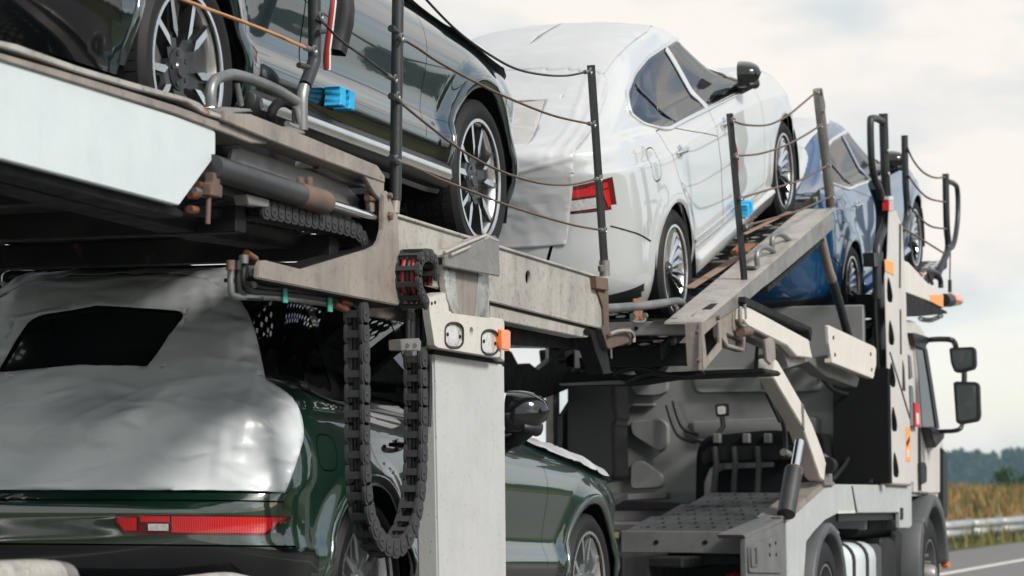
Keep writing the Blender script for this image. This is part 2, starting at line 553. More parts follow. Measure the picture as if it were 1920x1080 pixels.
simple('grass_ground', (0.085, 0.088, 0.030), 0.95, var=0.5, scale=0.6, spec=0.1)
simple('field_ground', (0.13, 0.10, 0.035), 0.95, var=0.4, scale=0.1, spec=0.1)
simple('grass_blade', (0.16, 0.150, 0.050), 0.8, var=0.45, scale=0.35, spec=0.2)
simple('grass_dry', (0.36, 0.19, 0.085), 0.8, var=0.35, scale=0.5, spec=0.2)
simple('leaf_dark', (0.030, 0.055, 0.026), 0.8, var=0.4, scale=0.3, spec=0.1)
simple('leaf_bush', (0.040, 0.070, 0.026), 0.8, var=0.4, scale=1.5, spec=0.1)
simple('bark', (0.08, 0.06, 0.045), 0.9)
worn('rail_steel', (0.40, 0.41, 0.41), (0.33, 0.34, 0.34), 0.45, 0.5, 0.02, streak=0.2, grime=0.1)

def terrain(x, y):
    """a low bank beyond the barrier, then fields falling away; level verge on the near side"""
    if y < -4.5:
        d = -4.5 - y
        return -0.06 - 0.02 * min(d, 10) + 0.015 * max(0, d - 10)
    if y <= 8.6: return -0.06
    d = y - 8.6
    bank = 0.95 * (min(1, d / 8.0) ** 1.3)
    fall = 0.022 * max(0, d - 13)
    return max(-0.06 + bank - fall + 0.18 * min(1, d / 4) * mnoise.noise(Vector((x * .05, y * .05, 0))), -9.0)
sheet('ground', -250, 2600, -700, 1500, 0, 'grass_ground', 95, 110, fn=lambda x, y: terrain(x, y) - 0.05 if (y < -6 or y > 30) else -0.3)
sheet('verge', -30, 260, 8.6, 30, 0, 'grass_ground', 60, 24, fn=terrain)
sheet('road', -200, 1500, -4.6, 8.6, -0.05, 'asphalt')
sheet('edge_line', -200, 1500, 6.35, 6.53, -0.046, 'line_paint')
sheet('edge_line', -200, 1500, 1.35, 1.50, -0.046, 'line_paint')

# ------------------------------------------------------------------ cars: one lofted shell, cut into doors, windows and wheel arches
def pchip(xs, ys, x):
    xs, ys, x = np.asarray(xs, float), np.asarray(ys, float), np.asarray(x, float)
    h = np.diff(xs); d = np.diff(ys) / h
    m = np.zeros_like(ys)
    for i in range(1, len(xs) - 1):
        if d[i - 1] * d[i] > 0:
            w1, w2 = 2 * h[i] + h[i - 1], h[i] + 2 * h[i - 1]
            m[i] = (w1 + w2) / (w1 / d[i - 1] + w2 / d[i])
    m[0], m[-1] = d[0], d[-1]
    x = np.clip(x, xs[0], xs[-1])
    k = np.clip(np.searchsorted(xs, x, side='right') - 1, 0, len(xs) - 2)
    t = (x - xs[k]) / h[k]
    return ((1 + 2 * t) * (1 - t) ** 2 * ys[k] + t * (1 - t) ** 2 * h[k] * m[k] + t * t * (3 - 2 * t) * ys[k + 1] + t * t * (t - 1) * h[k] * m[k + 1])
def resample(p, n):
    d = np.r_[0, np.cumsum(np.linalg.norm(np.diff(p, axis=0), axis=1))]
    s = np.linspace(0, d[-1], n)
    return np.stack([np.interp(s, d, p[:, k]) for k in range(p.shape[1])], 1)
NR, NS, NF = 34, 130, 30
def row_loop(row):
    """half outline of one level, from the middle of the tail round the right side to the middle of the nose"""
    xr, cr, nr, xf, cf, nf = row['xr'], row['cr'], row['nr'], row['xf'], row['cf'], row['nf']
    wx, wy = zip(*row['w'])
    zx, zz = zip(*row['z'])
    ph = np.linspace(0, math.pi / 2, 200)
    W0 = float(pchip(wx, wy, xr + cr)); W1 = float(pchip(wx, wy, xf - cf))
    rear = np.stack([xr + cr * (1 - np.abs(np.cos(ph)) ** (2 / nr)), W0 * np.abs(np.sin(ph)) ** (2 / nr)], 1)
    front = np.stack([xf - cf * (1 - np.abs(np.cos(ph)) ** (2 / nf)), W1 * np.abs(np.sin(ph)) ** (2 / nf)], 1)[::-1]
    sx = np.linspace(xr + cr, xf - cf, 200)
    side = np.stack([sx, pchip(wx, wy, sx)], 1)
    pl = np.concatenate([resample(rear, NR)[:-1], resample(side, NS), resample(front, NF)[1:]])
    return np.stack([pl[:, 0], -pl[:, 1], pchip(zx, zz, pl[:, 0])], 1)
class Shell:
    """right half of a car body as loose polygons with normals; polygons carry the tag of the piece they belong to"""
    def __init__(self, rows, sub=6, flare=(), zm=None):
        self.zm = zm
        loops = np.array([row_loop(r) for r in rows])
        nr = len(rows)
        par = np.array([r.get('v', i) for i, r in enumerate(rows)], float)
        vs = np.concatenate([np.linspace(par[i], par[i + 1], sub + 1)[:-1] for i in range(nr - 1)] + [[par[-1]]])
        G = np.zeros((len(vs), loops.shape[1], 3))
        for j in range(loops.shape[1]):
            for k in range(3): G[:, j, k] = pchip(par, loops[:, j, k], vs)
        for _ in range(5):
            H = G.copy()
            H[1:-1] = 0.25 * G[:-2] + 0.5 * G[1:-1] + 0.25 * G[2:]
            G = H
        for _ in range(2):
            H = G.copy()
            H[:, 1:-1] = 0.25 * G[:, :-2] + 0.5 * G[:, 1:-1] + 0.25 * G[:, 2:]
            G = H
        for (cx, cz, r, amp) in flare:
            d = np.hypot(G[..., 0] - cx, G[..., 2] - cz)
            t = np.clip(1 - np.abs(d - r) / 0.10, 0, 1)
            side = G[..., 1] < -0.6
            G[..., 1] -= np.where(side & (G[..., 2] > cz - 0.2), amp * t * t * (3 - 2 * t), 0)
        G[:, 0, 1] = 0; G[:, -1, 1] = 0
        if zm: G[..., 2] = zm(G[..., 2])
        self.G = G
        du = np.gradient(G, axis=1); dv = np.gradient(G, axis=0)
        N = np.cross(du, dv)
        N /= np.maximum(np.linalg.norm(N, axis=2, keepdims=True), 1e-9)
        mid = N[G.shape[0] // 3, NR + NS // 2]
        if mid[1] > 0: N = -N
        N[-1] = (0, 0, 1)
        self.N = N
        self.V = [tuple(p) for p in G.reshape(-1, 3)]
        self.VN = [tuple(p) for p in N.reshape(-1, 3)]
        a, b = G.shape[0], G.shape[1]
        self.F, self.tag = [], []
        for i in range(a - 1):
            for j in range(b - 1):
                self.F.append((i * b + j, i * b + j + 1, (i + 1) * b + j + 1, (i + 1) * b + j))
                self.tag.append('body')
        self.bvh = BVHTree.FromPolygons(self.V, self.F)
        self.cols = b
        self.sub = sub
    def hit(self, x, z):
        if self.zm: z = float(self.zm(z))
        h = self.bvh.ray_cast(Vector((x, -3, z)), Vector((0, 1, 0)))
        return (h[0], -h[1] if h[1].y > 0 else h[1]) if h[0] is not None else (Vector((x, -0.9, z)), Vector((0, -1, 0)))
    def hit_rear(self, y, z):
        h = self.bvh.ray_cast(Vector((-4, y, z)), Vector((1, 0, 0)))
        return (h[0], -h[1] if h[1].x > 0 else h[1]) if h[0] is not None else (Vector((-0.8, y, z)), Vector((-1, 0, 0)))
    def cut(self, poly, newtag, ax=(0, 2), only=('body',), where=lambda c, n: c[1] < -0.3 and n[1] < -0.08):
        """cut the shell along a convex outline drawn in the axes ax and give what lies inside it a tag"""
        poly = [tuple(p) for p in poly]
        if self.zm and ax[1] == 2: poly = [(p[0], float(self.zm(p[1]))) for p in poly]
        ar = sum(poly[i - 1][0] * poly[i][1] - poly[i][0] * poly[i - 1][1] for i in range(len(poly)))
        if ar < 0: poly = poly[::-1]
        x0, x1 = min(p[0] for p in poly), max(p[0] for p in poly)
        y0, y1 = min(p[1] for p in poly), max(p[1] for p in poly)
        V, VN = self.V, self.VN
        A, B = ax
        work, rest, rtag = [], [], []
        for f, t in zip(self.F, self.tag):
            if t in only:
                xs = [V[i][A] for i in f]; ys = [V[i][B] for i in f]
                if max(xs) >= x0 and min(xs) <= x1 and max(ys) >= y0 and min(ys) <= y1:
                    k = len(f)
                    c = [sum(V[i][q] for i in f) / k for q in range(3)]
                    n = [sum(VN[i][q] for i in f) / k for q in range(3)]
                    if where(c, n):
                        work.append((f, t)); continue
            rest.append(f); rtag.append(t)
        cache = {}
        done = []
        m = len(poly)
        inside = work
        for e in range(m):
            (px, py), (qx, qy) = poly[e], poly[(e + 1) % m]
            nx, ny = qy - py, px - qx        # outward for ccw
            ln = math.hypot(nx, ny)
            if ln < 1e-9: continue
            nx, ny = nx / ln, ny / ln
            nxt = []
            for f, t in inside:
                d = [(V[i][A] - px) * nx + (V[i][B] - py) * ny for i in f]
                if max(d) <= 1e-7: nxt.append((f, t)); continue
                if min(d) >= -1e-7: done.append((f, t)); continue
                fin, fout = [], []
                k = len(f)
                for i in range(k):
                    a, b = f[i], f[(i + 1) % k]
                    da, db = d[i], d[(i + 1) % k]
                    (fin if da <= 0 else fout).append(a)
                    if (da < 0 < db) or (db < 0 < da):
                        key = (e, min(a, b), max(a, b))
                        if key not in cache:
                            s = da / (da - db)
                            V.append(tuple(V[a][q] + (V[b][q] - V[a][q]) * s for q in range(3)))
                            nn = Vector([VN[a][q] + (VN[b][q] - VN[a][q]) * s for q in range(3)]).normalized()
                            VN.append(tuple(nn))
                            cache[key] = len(V) - 1
                        fin.append(cache[key]); fout.append(cache[key])
                if len(fin) > 2: nxt.append((tuple(fin), t))
                if len(fout) > 2: done.append((tuple(fout), t))
            inside = nxt
        self.F = rest + [f for f, t in done] + [f for f, t in inside]
        self.tag = rtag + [t for f, t in done] + [newtag] * len(inside)
    def panel(self, poly, newtag, gap=0.005, **kw):
        """a panel with a real open joint round it"""
        c = (sum(p[0] for p in poly) / len(poly), sum(p[1] for p in poly) / len(poly))
        outer = grow(poly, gap / 2)
        self.cut(outer, '_' + newtag, **kw)
        kw = dict(kw); kw['only'] = ('_' + newtag,)
        self.cut(grow(poly, -gap / 2), newtag, **kw)
        self.drop('_' + newtag)
    def drop(self, *tags):
        keep = [i for i, t in enumerate(self.tag) if t not in tags]
        self.F = [self.F[i] for i in keep]; self.tag = [self.tag[i] for i in keep]
    def mesh(self, name, tags, mat, both=False, off=0.0, mirror_only=False, thick=0.0):
        used = {}
        vs, ns, fs = [], [], []
        for f, t in zip(self.F, self.tag):
            if t in tags:
                g = []
                for i in f:
                    if i not in used:
                        used[i] = len(vs)
                        n = self.VN[i]
                        vs.append(tuple(self.V[i][q] + n[q] * off for q in range(3)))
                        ns.append(n)
                    g.append(used[i])
                if not mirror_only or both: fs.append(tuple(g))
                else: fs.append(tuple(g))
        if both or mirror_only:
            mv = [(v[0], -v[1], v[2]) for v in vs]
            mn = [(n[0], -n[1], n[2]) for n in ns]
            mf = [tuple(reversed(f)) for f in fs]
            if mirror_only: vs, ns, fs = mv, mn, mf
            else:
                k = len(vs)
                vs = vs + mv; ns = ns + mn; fs = fs + [tuple(i + k for i in f) for f in mf]
        if not fs: return None
        # face winding to agree with the normals
        out = []
        for f in fs:
            a, b, c = Vector(vs[f[0]]), Vector(vs[f[1]]), Vector(vs[f[2]])
            nn = Vector(ns[f[0]]) + Vector(ns[f[1]]) + Vector(ns[f[2]])
            out.append(f if (b - a).cross(c - a).dot(nn) >= 0 else tuple(reversed(f)))
        me = bpy.data.meshes.new(name)
        me.from_pydata(vs, [], out)
        me.polygons.foreach_set('use_smooth', [True] * len(me.polygons))
        me.normals_split_custom_set_from_vertices(ns)
        set_mat(me, mat)
        me.update()
        return me
def grow(poly, d):
    """offset a convex outline outwards by d"""
    m = len(poly)
    ar = sum(poly[i - 1][0] * poly[i][1] - poly[i][0] * poly[i - 1][1] for i in range(m))
    if ar < 0: poly = list(poly)[::-1]
    out = []
    for i in range(m):
        a, b, c = poly[i - 1], poly[i], poly[(i + 1) % m]
        def nrm(p, q):
            x, y = q[1] - p[1], p[0] - q[0]
            l = math.hypot(x, y) or 1
            return x / l, y / l
        n1, n2 = nrm(a, b), nrm(b, c)
        k = 1 + n1[0] * n2[0] + n1[1] * n2[1]
        out.append((b[0] + d * (n1[0] + n2[0]) / max(k, 0.3), b[1] + d * (n1[1] + n2[1]) / max(k, 0.3)))
    return out
def roundpoly(poly, r, n=5):
    """round the corners of an outline (r may be one value or one per corner)"""
    m = len(poly)
    rs = r if isinstance(r, (list, tuple)) else [r] * m
    out = []
    for i in range(m):
        a, b, c = Vector(poly[i - 1]), Vector(poly[i]), Vector(poly[(i + 1) % m])
        u, v = (a - b), (c - b)
        t = min(rs[i], u.length * 0.48, v.length * 0.48)
        if t < 1e-4: out.append(tuple(b)); continue
        p, q = b + u.normalized() * t, b + v.normalized() * t
        for k in range(n):
            s = k / (n - 1)
            out.append(tuple(p * (1 - s) ** 2 + b * 2 * s * (1 - s) + q * s * s))
    return out
def arc_poly(cx, cz, r, n=36, zlow=None):
    return [(cx + r * math.cos(2 * math.pi * i / n), cz + r * math.sin(2 * math.pi * i / n)) for i in range(n)]
def strip_on(sh, pts, w, h, closed=True, rear=False, sub=5, lift=0.0):
    """trim strip lying on the shell along a line of side-view points: w wide, h proud"""
    mb = MB()
    P2 = []
    k = len(pts)
    for i in range(k if closed else k - 1):
        a, b = Vector(pts[i]), Vector(pts[(i + 1) % k])
        ns = max(1, int((b - a).length / 0.05))
        for s in range(ns): P2.append(a.lerp(b, s / ns))
    if not closed: P2.append(Vector(pts[-1]))
    loc = [(sh.hit_rear if rear else sh.hit)(p[0], p[1]) for p in P2]
    m = len(loc)
    vs, fs = [], []
    for i in range(m):
        p, n = loc[i]
        q = loc[(i + 1) % m][0] if (closed or i < m - 1) else p
        o = loc[i - 1][0] if (closed or i > 0) else p
        t = (q - o).normalized()
        s = n.cross(t).normalized()
        for a, b in ((-0.5, -0.004), (-0.5, h * 0.7), (-0.3, h), (0.3, h), (0.5, h * 0.7), (0.5, -0.004)):
            vs.append(p + s * (w * a) + n * (b + lift))
    for i in range(m if closed else m - 1):
        i2 = (i + 1) % m
        for j in range(5): fs.append((i * 6 + j, i * 6 + j + 1, i2 * 6 + j + 1, i2 * 6 + j))
    mb.add(vs, fs)
    return mb
MIRROR = Matrix.Scale(-1, 4, Vector((0, 1, 0)))
def mirrored(mb):
    o = MB()
    o.add([(v[0], -v[1], v[2]) for v in mb.v], mb.f)
    return o

# ---- wheels (axis along Y, outer face towards -Y), origin at the hub
def tyre_mesh(rt, rr, w, blocks=64, lug=0.006):
    mb = MB()
    h = w / 2
    prof = [(rr - 0.012, -h + 0.012), (rr + 0.006, -h + 0.004), (rr + 0.010, -h + 0.008), (rr + (rt - rr) * 0.35, -h - 0.004), (rr + (rt - rr) * 0.62, -h - 0.003),
            (rt - 0.028, -h + 0.008), (rt - 0.012, -h + 0.020), (rt - 0.009, -h + 0.030)]
    inner = [(a, -b) for a, b in reversed(prof)]
    mb.lathe(prof + inner, n=64)
    # tread: rings of separate blocks
    for a, b in ((-h + 0.018, -h + 0.062), (-h + 0.070, -h + 0.108), (-h + 0.116, h - 0.116), (h - 0.108, h - 0.070), (h - 0.062, h - 0.018)):
        if b <= a: continue
        edge = 0.010 if (a < -h + 0.02 or b > h - 0.02) else 0.0
        for k in range(blocks):
            w0, w1 = 2 * math.pi * (k + 0.06) / blocks, 2 * math.pi * (k + 0.90) / blocks
            ra, rb = rt - (edge if a < 0 and edge else 0), rt - (edge if a > 0 and edge else 0)
            vs = []
            for ww in (w0, w1):
                for y, r_ in ((a, ra), (b, rb)):
                    vs.append((r_ * math.cos(ww), y, r_ * math.sin(ww)))
                    vs.append(((rt - 0.02) * math.cos(ww), y, (rt - 0.02) * math.sin(ww)))
            mb.add(vs, [(0, 2, 6, 4), (0, 4, 5, 1), (2, 3, 7, 6), (0, 1, 3, 2), (4, 6, 7, 5)])
    return mb
def polar_plate(mb, pts, y0, y1, rot, m_face=0, m_side=1, cham=0.004):
    """spoke: outline in (radius, sideways) extruded along the axle, face towards -Y"""
    def w(p, y):
        x, z = p[0] * math.cos(rot) - p[1] * math.sin(rot), p[0] * math.sin(rot) + p[1] * math.cos(rot)
        return (x, y, z)
    n = len(pts)
    yy = [y0 + p[2] if len(p) > 2 else y0 for p in pts]
    vs = [w(p, yy[i]) for i, p in enumerate(pts)] + [w(p, y1) for p in pts]
    mb.add(vs, [tuple(range(n))], m_face)
    o = len(mb.v) - 2 * n
    fs = [(o + i, o + i + n, o + (i + 1) % n + n, o + (i + 1) % n) for i in range(n)]
    mb.f.extend(fs); mb.mi.extend([m_side] * n)
def rim_barrel(rr, w, face_y):
    mb = MB()
    mb.lathe([(rr - 0.002, face_y - 0.006), (rr + 0.008, face_y - 0.004), (rr + 0.010, face_y + 0.004), (rr - 0.014, face_y + 0.016), (rr - 0.026, face_y + 0.045), (rr - 0.035, w / 2 - 0.02), (rr, w / 2)], n=72)
    return mb
def wheel(parent, cx, cz, cy, rt, rr, w, style, spin=0.0, mats=('alloy_silver', 'alloy_black'), right=True, detail=True):
    sgn = 1 if right else -1
    wh = empty('wheel', (cx, cy, cz), (0, 0, 0 if right else math.pi))
    wh.parent = parent
    key = ('tyre', rt, rr, w)
    def part(name, key, fn, mat, ang=35):
        if key in CACHE:
            o = bpy.data.objects.new(name, CACHE[key]); COL.objects.link(o)
        else:
            o = fn().build(name, mat, None, ang); CACHE[key] = o.data
        o.parent = wh
        return o
    part('tyre', key, lambda: tyre_mesh(rt, rr, w), 'rubber_tyre', 40)
    if not detail: return wh
    fy = -w / 2 + 0.012
    part('rim', ('rim', rt, rr, w, mats), lambda: rim_barrel(rr, w, fy), mats[2] if len(mats) > 2 else mats[0], 50)
    def back():
        mb = MB()
        mb.lathe([(0.0, 0.02), (rr * 0.64, 0.02), (rr * 0.66, 0.03), (rr * 0.66, 0.045), (0, 0.045)], n=40)
        mb.box((-rr * 0.48, 0.022, rr * 0.30), (0.10, 0.07, 0.18), (0, 0.5, 0))
        return mb
    part('rim_lip', ('lip', rr), lambda: MB().lathe([(rr - .010, fy - .002), (rr - .008, fy - .008), (rr + .006, fy - .008), (rr + .009, fy - .002)], n=72), 'alloy_silver', 60)
    part('brake_disc', ('disc', rr), back, 'disc_steel')
    part('wheel_well', ('ww', rr, w), lambda: MB().lathe([(0, w / 2 - 0.015), (rr - 0.02, w / 2 - 0.015)], n=40), 'liner_black')
    if style == 'twin':
        # five forked spokes: dark blade with bright machined edges
        def blade(side, k):
            mb = MB()
            r0, r1 = rr * 0.20, rr - 0.004
            f, s = fy + 0.012, 1
            # dark body of the spoke pair
            polar_plate(mb, [(r0, -0.038, .02), (rr * 0.50, -0.042, .004), (r1, -0.085), (r1, -0.060), (rr * 0.55, -0.010, .016), (rr * 0.55, 0.010, .016), (r1, 0.060), (r1, 0.085), (rr * 0.50, 0.042, .004), (r0, 0.038, .02)], f + 0.006, f + 0.05, 0, 1, 1)
            for q in (-1, 1):
                pts = [(rr * 0.40, q * 0.030, .006), (rr * 0.50, q * 0.044, .002), (r1, q * 0.088), (r1, q * 0.064), (rr * 0.545, q * 0.020, .004)]
                if q < 0: pts = pts[::-1]
                polar_plate(mb, pts, f - 0.003, f + 0.03, 0, 0, 1)
            return mb
        for k in range(5):
            o = part('spoke', ('twin', rr, w, mats), lambda: blade(1, k), list(mats[:2]), 30)
            o.rotation_euler = (0, -(spin + 2 * math.pi * k / 5), 0)
        def hub():
            mb = MB()
            mb.lathe([(0, fy + 0.020), (0.028, fy + 0.020), (0.034, fy + 0.026), (0.075, fy + 0.030), (0.085, fy + 0.06)], n=30)
            for k in range(5):
                a = 2 * math.pi * (k + 0.5) / 5
                mb.lathe([(0, fy + 0.024), (0.009, fy + 0.024), (0.011, fy + 0.028), (0.011, fy + 0.05)], (0.055 * math.cos(a), 0, 0.055 * math.sin(a)), n=10)
            return mb
        part('hub_cap', ('hub', rr, w, mats), hub, mats[1])
    else:
        def blade():
            mb = MB()
            r0, r1 = rr * 0.16, rr - 0.002
            f = fy + 0.014
            pts = []
            K = 8
            for i in range(K + 1):
                t = i / K
                pts.append((r0 + (r1 - r0) * t, 0.020 * math.sin(t * 2.6) - 0.010 - 0.006 * t, 0.030 * (1 - t) ** 1.5 - 0.004))
            for i in range(K, -1, -1):
                t = i / K
                pts.append((r0 + (r1 - r0) * t, 0.020 * math.sin(t * 2.6) - 0.001 + 0.013 * t + 0.006 * t * t, 0.030 * (1 - t) ** 1.5 + 0.006))
            polar_plate(mb, pts, f, f + 0.045, 0, 0, 1)
            return mb
        for k in range(20):
            o = part('spoke', ('turbine', rr, w, mats), blade, list(mats[:2]), 30)
            o.rotation_euler = (0, -(spin + 2 * math.pi * k / 20), 0)
        part('hub_cap', ('hubt', rr, w, mats), lambda: MB().lathe([(0, fy + 0.018), (0.030, fy + 0.02), (0.036, fy + 0.028), (0.060, fy + 0.045), (0.065, fy + 0.07)], n=28), mats[1])
    return wh
CACHE = {}

def seat_mb(x, y, z0):
    mb = MB()
    mb.box((x + 0.05, y, z0), (0.52, 0.50, 0.16), (0, -0.08, 0))
    mb.box((x - 0.27, y, z0 + 0.34), (0.15, 0.48, 0.62), (0, -0.30, 0))
    mb.box((x - 0.41, y, z0 + 0.74), (0.09, 0.26, 0.19), (0, -0.22, 0))
    return mb
def mirror_mb(x, y, z, s=1.0):
    """door mirror housing: rounded shell on a short foot"""
    mb = MB()
    n, m = 18, 9
    vs, fs = [], []
    for i in range(m + 1):
        t = i / m
        # t=0 glass side (rear), t=1 nose
        sc = (1 - t ** 2.2) ** 0.5 if t < 1 else 0.02
        for j in range(n):
            w = 2 * math.pi * j / n
            c, s_ = math.cos(w), math.sin(w)
            e = 0.66
            yy = math.copysign(abs(c) ** e, c) * 0.110 * max(sc, 0.03)
            zz = math.copysign(abs(s_) ** e, s_) * 0.080 * max(sc, 0.03)
            # folded in: the glass side faces the door, the cap faces the road
            vs.append((x + (yy + 0.02 * t) * s, y + (0.06 - 0.15 * t) * s + 0.15 * (yy + .11) * s, z + (zz + 0.004 * t) * s + 0.10 * yy * s))
    for i in range(m):
        for j in range(n): fs.append((i * n + j, i * n + (j + 1) % n, (i + 1) * n + (j + 1) % n, (i + 1) * n + j))
    mb.add(vs, fs)
    mb.add(vs[:n], [tuple(range(n))])
    return mb

def car_rows(z, sc=1.0):
    return z

# ---------------- tall estate (used twice: green below, near-black above)
WB, RT = 2.94, 0.37
def suv_rows():
    base = [(-0.95, .84), (-0.5, .915), (0, .935), (0.6, .928), (1.5, .932), (2.4, .930), (2.94, .935), (3.4, .90), (3.9, .80)]
    def W(f, d=0.0): return [(x, y * f - d) for x, y in base]
    up = [(-0.95, .74), (-0.5, .80), (0.3, .835), (1.3, .845), (2.0, .835), (2.5, .82), (3.0, .80), (3.9, .66)]
    def U(d): return [(x, y - d) for x, y in up]
    k = dict(cr=.52, nr=3.4, cf=.75, nf=3.0)
    zc = lambda v: [(-1, v), (4, v)]
    rows = [
        dict(k, xr=-.86, xf=3.80, w=W(.93), z=[(-1, .34), (-.4, .27), (0, .25), (2.9, .25), (3.4, .25), (3.9, .28)]),
        dict(k, xr=-.93, xf=3.86, w=W(.965), z=[(-1, .42), (-.4, .36), (0.2, .33), (2.9, .33), (3.9, .36)]),
        dict(k, xr=-.955, xf=3.89, w=W(1.008), z=[(-1, .52), (0.2, .485), (2.9, .485), (3.9, .49)]),
        dict(k, xr=-.96, xf=3.90, w=[(a_, b_ * (.985 if a_ < .3 or a_ > 2.6 else .962)) for a_, b_ in base], z=[(-1, .60), (.3, .575), (2.6, .575), (3.9, .60)]),
        dict(k, xr=-.965, xf=3.90, w=W(.984), z=[(-1, .675), (0, .72), (2.9, .72), (3.9, .68)]),
        dict(k, xr=-.93, xf=3.88, w=W(1.0), z=[(-1, .72), (0, .83), (2.9, .82), (3.9, .76)]),
        dict(k, xr=-.90, xf=3.85, w=W(.99), z=[(-1, .86), (0, .92), (2.0, .90), (2.9, .88), (3.9, .80)]),
        dict(k, xr=-.90, xf=3.80, w=W(.955), z=[(-1, .99), (0, 1.02), (2.0, .985), (2.9, .95), (3.4, .92), (3.9, .86)]),
        dict(k, xr=-.84, xf=3.72, w=W(.915), z=[(-1, 1.06), (0, 1.08), (2.0, 1.035), (2.9, .995), (3.4, .965), (3.9, .90)]),
        dict(k, xr=-.80, xf=3.30, w=[(-1, .76), (0, .835), (1.5, .84), (2.2, .82), (2.9, .74), (3.4, .66)], z=[(-1, 1.10), (0, 1.11), (2.0, 1.065), (2.6, 1.055), (3.0, 1.035), (3.4, 1.0)], cf=.6),
        dict(k, xr=-.77, xf=2.22, w=[(-1, .74), (0, .815), (1.5, .815), (2.2, .74)], z=[(-1, 1.15), (0, 1.15), (1.2, 1.12), (1.8, 1.10), (2.3, 1.11)], cf=.5, nf=2.6),
        dict(k, xr=-.66, xf=1.70, w=[(-1, .66), (0, .735), (1.2, .735), (1.7, .68)], z=[(-1, 1.38), (0, 1.38), (1.8, 1.36)], cf=.42, nf=2.6),
        dict(k, xr=-.50, xf=1.30, w=[(-1, .57), (0, .65), (1.0, .65), (1.4, .62)], z=[(-1, 1.56), (-.2, 1.585), (.6, 1.60), (1.3, 1.55)], cf=.36, nf=2.6),
        dict(k, xr=-.42, xf=1.18, w=[(-1, .50), (0, .57), (1.0, .57), (1.4, .53)], z=[(-1, 1.60), (-.2, 1.635), (.5, 1.645), (1.3, 1.585)], cf=.34, nf=2.6),
        dict(k, xr=-.15, xf=.9, w=[(-1, .3), (0, .34), (1.4, .3)], z=[(-1, 1.64), (.3, 1.665), (1.3, 1.62)], cf=.3, nf=2.4),
        dict(k, xr=.1, xf=.7, w=[(-1, .004), (1.4, .004)], z=[(-1, 1.665), (.3, 1.672), (1.3, 1.64)], cf=.2, nf=2.2),
    ]
    return rows
SUV_WIN = {  # side-view outlines
    'window_quarter': [(-.70, 1.23), (-.17, 1.15), (-.13, 1.17), (-.13, 1.50), (-.22, 1.515), (-.50, 1.46)],
    'window_rear': [(-.06, 1.145), (.86, 1.12), (.79, 1.545), (.25, 1.55), (-.06, 1.525)],
    'window_front': [(.95, 1.12), (1.86, 1.095), (1.78, 1.16), (1.30, 1.47), (1.05, 1.535), (.88, 1.545)],
}
def make_suv_shell():
    sh = Shell(suv_rows(), flare=[(0, RT, .46, .022), (WB, RT, .46, .022)])
    side = lambda c, n: c[1] < -0.3 and n[1] < -0.05
    sh.cut(arc_poly(0, RT, .415), '_arch', where=side)
    sh.cut(arc_poly(WB, RT, .415), '_arch', where=side)
    for cx in (0, WB):
        sh.cut([(cx - .415, RT), (cx - .39, 0.1), (cx + .39, 0.1), (cx + .415, RT)], '_arch', where=lambda c, n: abs(c[1]) > .3)
    sh.drop('_arch')
    for nme, poly in SUV_WIN.items(): sh.cut(roundpoly(poly, .05), nme, where=side)
    # glossy black surround of the glass, joined to the pillars
    sh.cut(roundpoly([(-.74, 1.215), (-.2, 1.125), (.9, 1.095), (1.96, 1.068), (1.82, 1.18), (1.31, 1.50), (1.06, 1.562), (.3, 1.578), (-.22, 1.543), (-.53, 1.48)], .05), 'surround', where=side)
    sh.cut([(.40, .2), (2.54, .2), (2.54, .462), (.40, .462)], 'cladding', where=side)
    sh.panel(roundpoly([(.03, .86), (.36, .47), (.98, .44), (.95, 1.105), (.2, 1.13), (-.03, 1.14)], [.1, .12, .03, .02, .02, .03]), 'rear_door', where=side)
    sh.panel(roundpoly([(.985, .44), (2.24, .44), (2.24, 1.065), (.957, 1.105)], [.03, .06, .02, .02]), 'front_door', where=side)
    sh.panel(roundpoly([(-.50, .97), (-.33, .97), (-.33, .83), (-.50, .83)], .06), 'fuel_flap', where=side)
    sh.cut(roundpoly([(0.01, 1.17), (-.60, 1.17), (-.50, 1.52), (0.01, 1.55)], [0, .04, .06, 0]), 'rear_glass', ax=(1, 2), where=lambda c, n: c[0] < -.3 and n[0] < -.2)
    sh.cut(roundpoly([(0.01, 1.13), (-.66, 1.13), (-.54, 1.50), (0.01, 1.54)], [0, .03, .05, 0]), 'windshield', ax=(1, 2), where=lambda c, n: c[0] > 1.0 and n[0] > .15)
    # lower body: sill and bumper in black plastic
    rear = lambda c, n: c[0] < -.5 and n[0] < -.05
    sh.cut([(-.95, .531), (-.95, .1), (0, .1), (0, .531)], 'lower_bumper', ax=(1, 2), where=lambda c, n: c[0] < -.52)
    sh.cut([(-.9, .538), (-.90, .531), (.0, .531), (0, .538)], '_groove', ax=(1, 2), where=rear)
    sh.cut([(-.87, .705), (-.87, .699), (0.0, .699), (0, .705)], '_groove', ax=(1, 2), where=lambda c, n: c[0] < -.45)
    sh.drop('_groove')
    sh.cut(roundpoly([(-.888, .648), (-.83, .572), (-.32, .572), (-.275, .622), (-.295, .648)], [.012, .02, .01, .02, .005]), 'lamp', ax=(1, 2), where=lambda c, n: c[0] < -.5)
    return sh
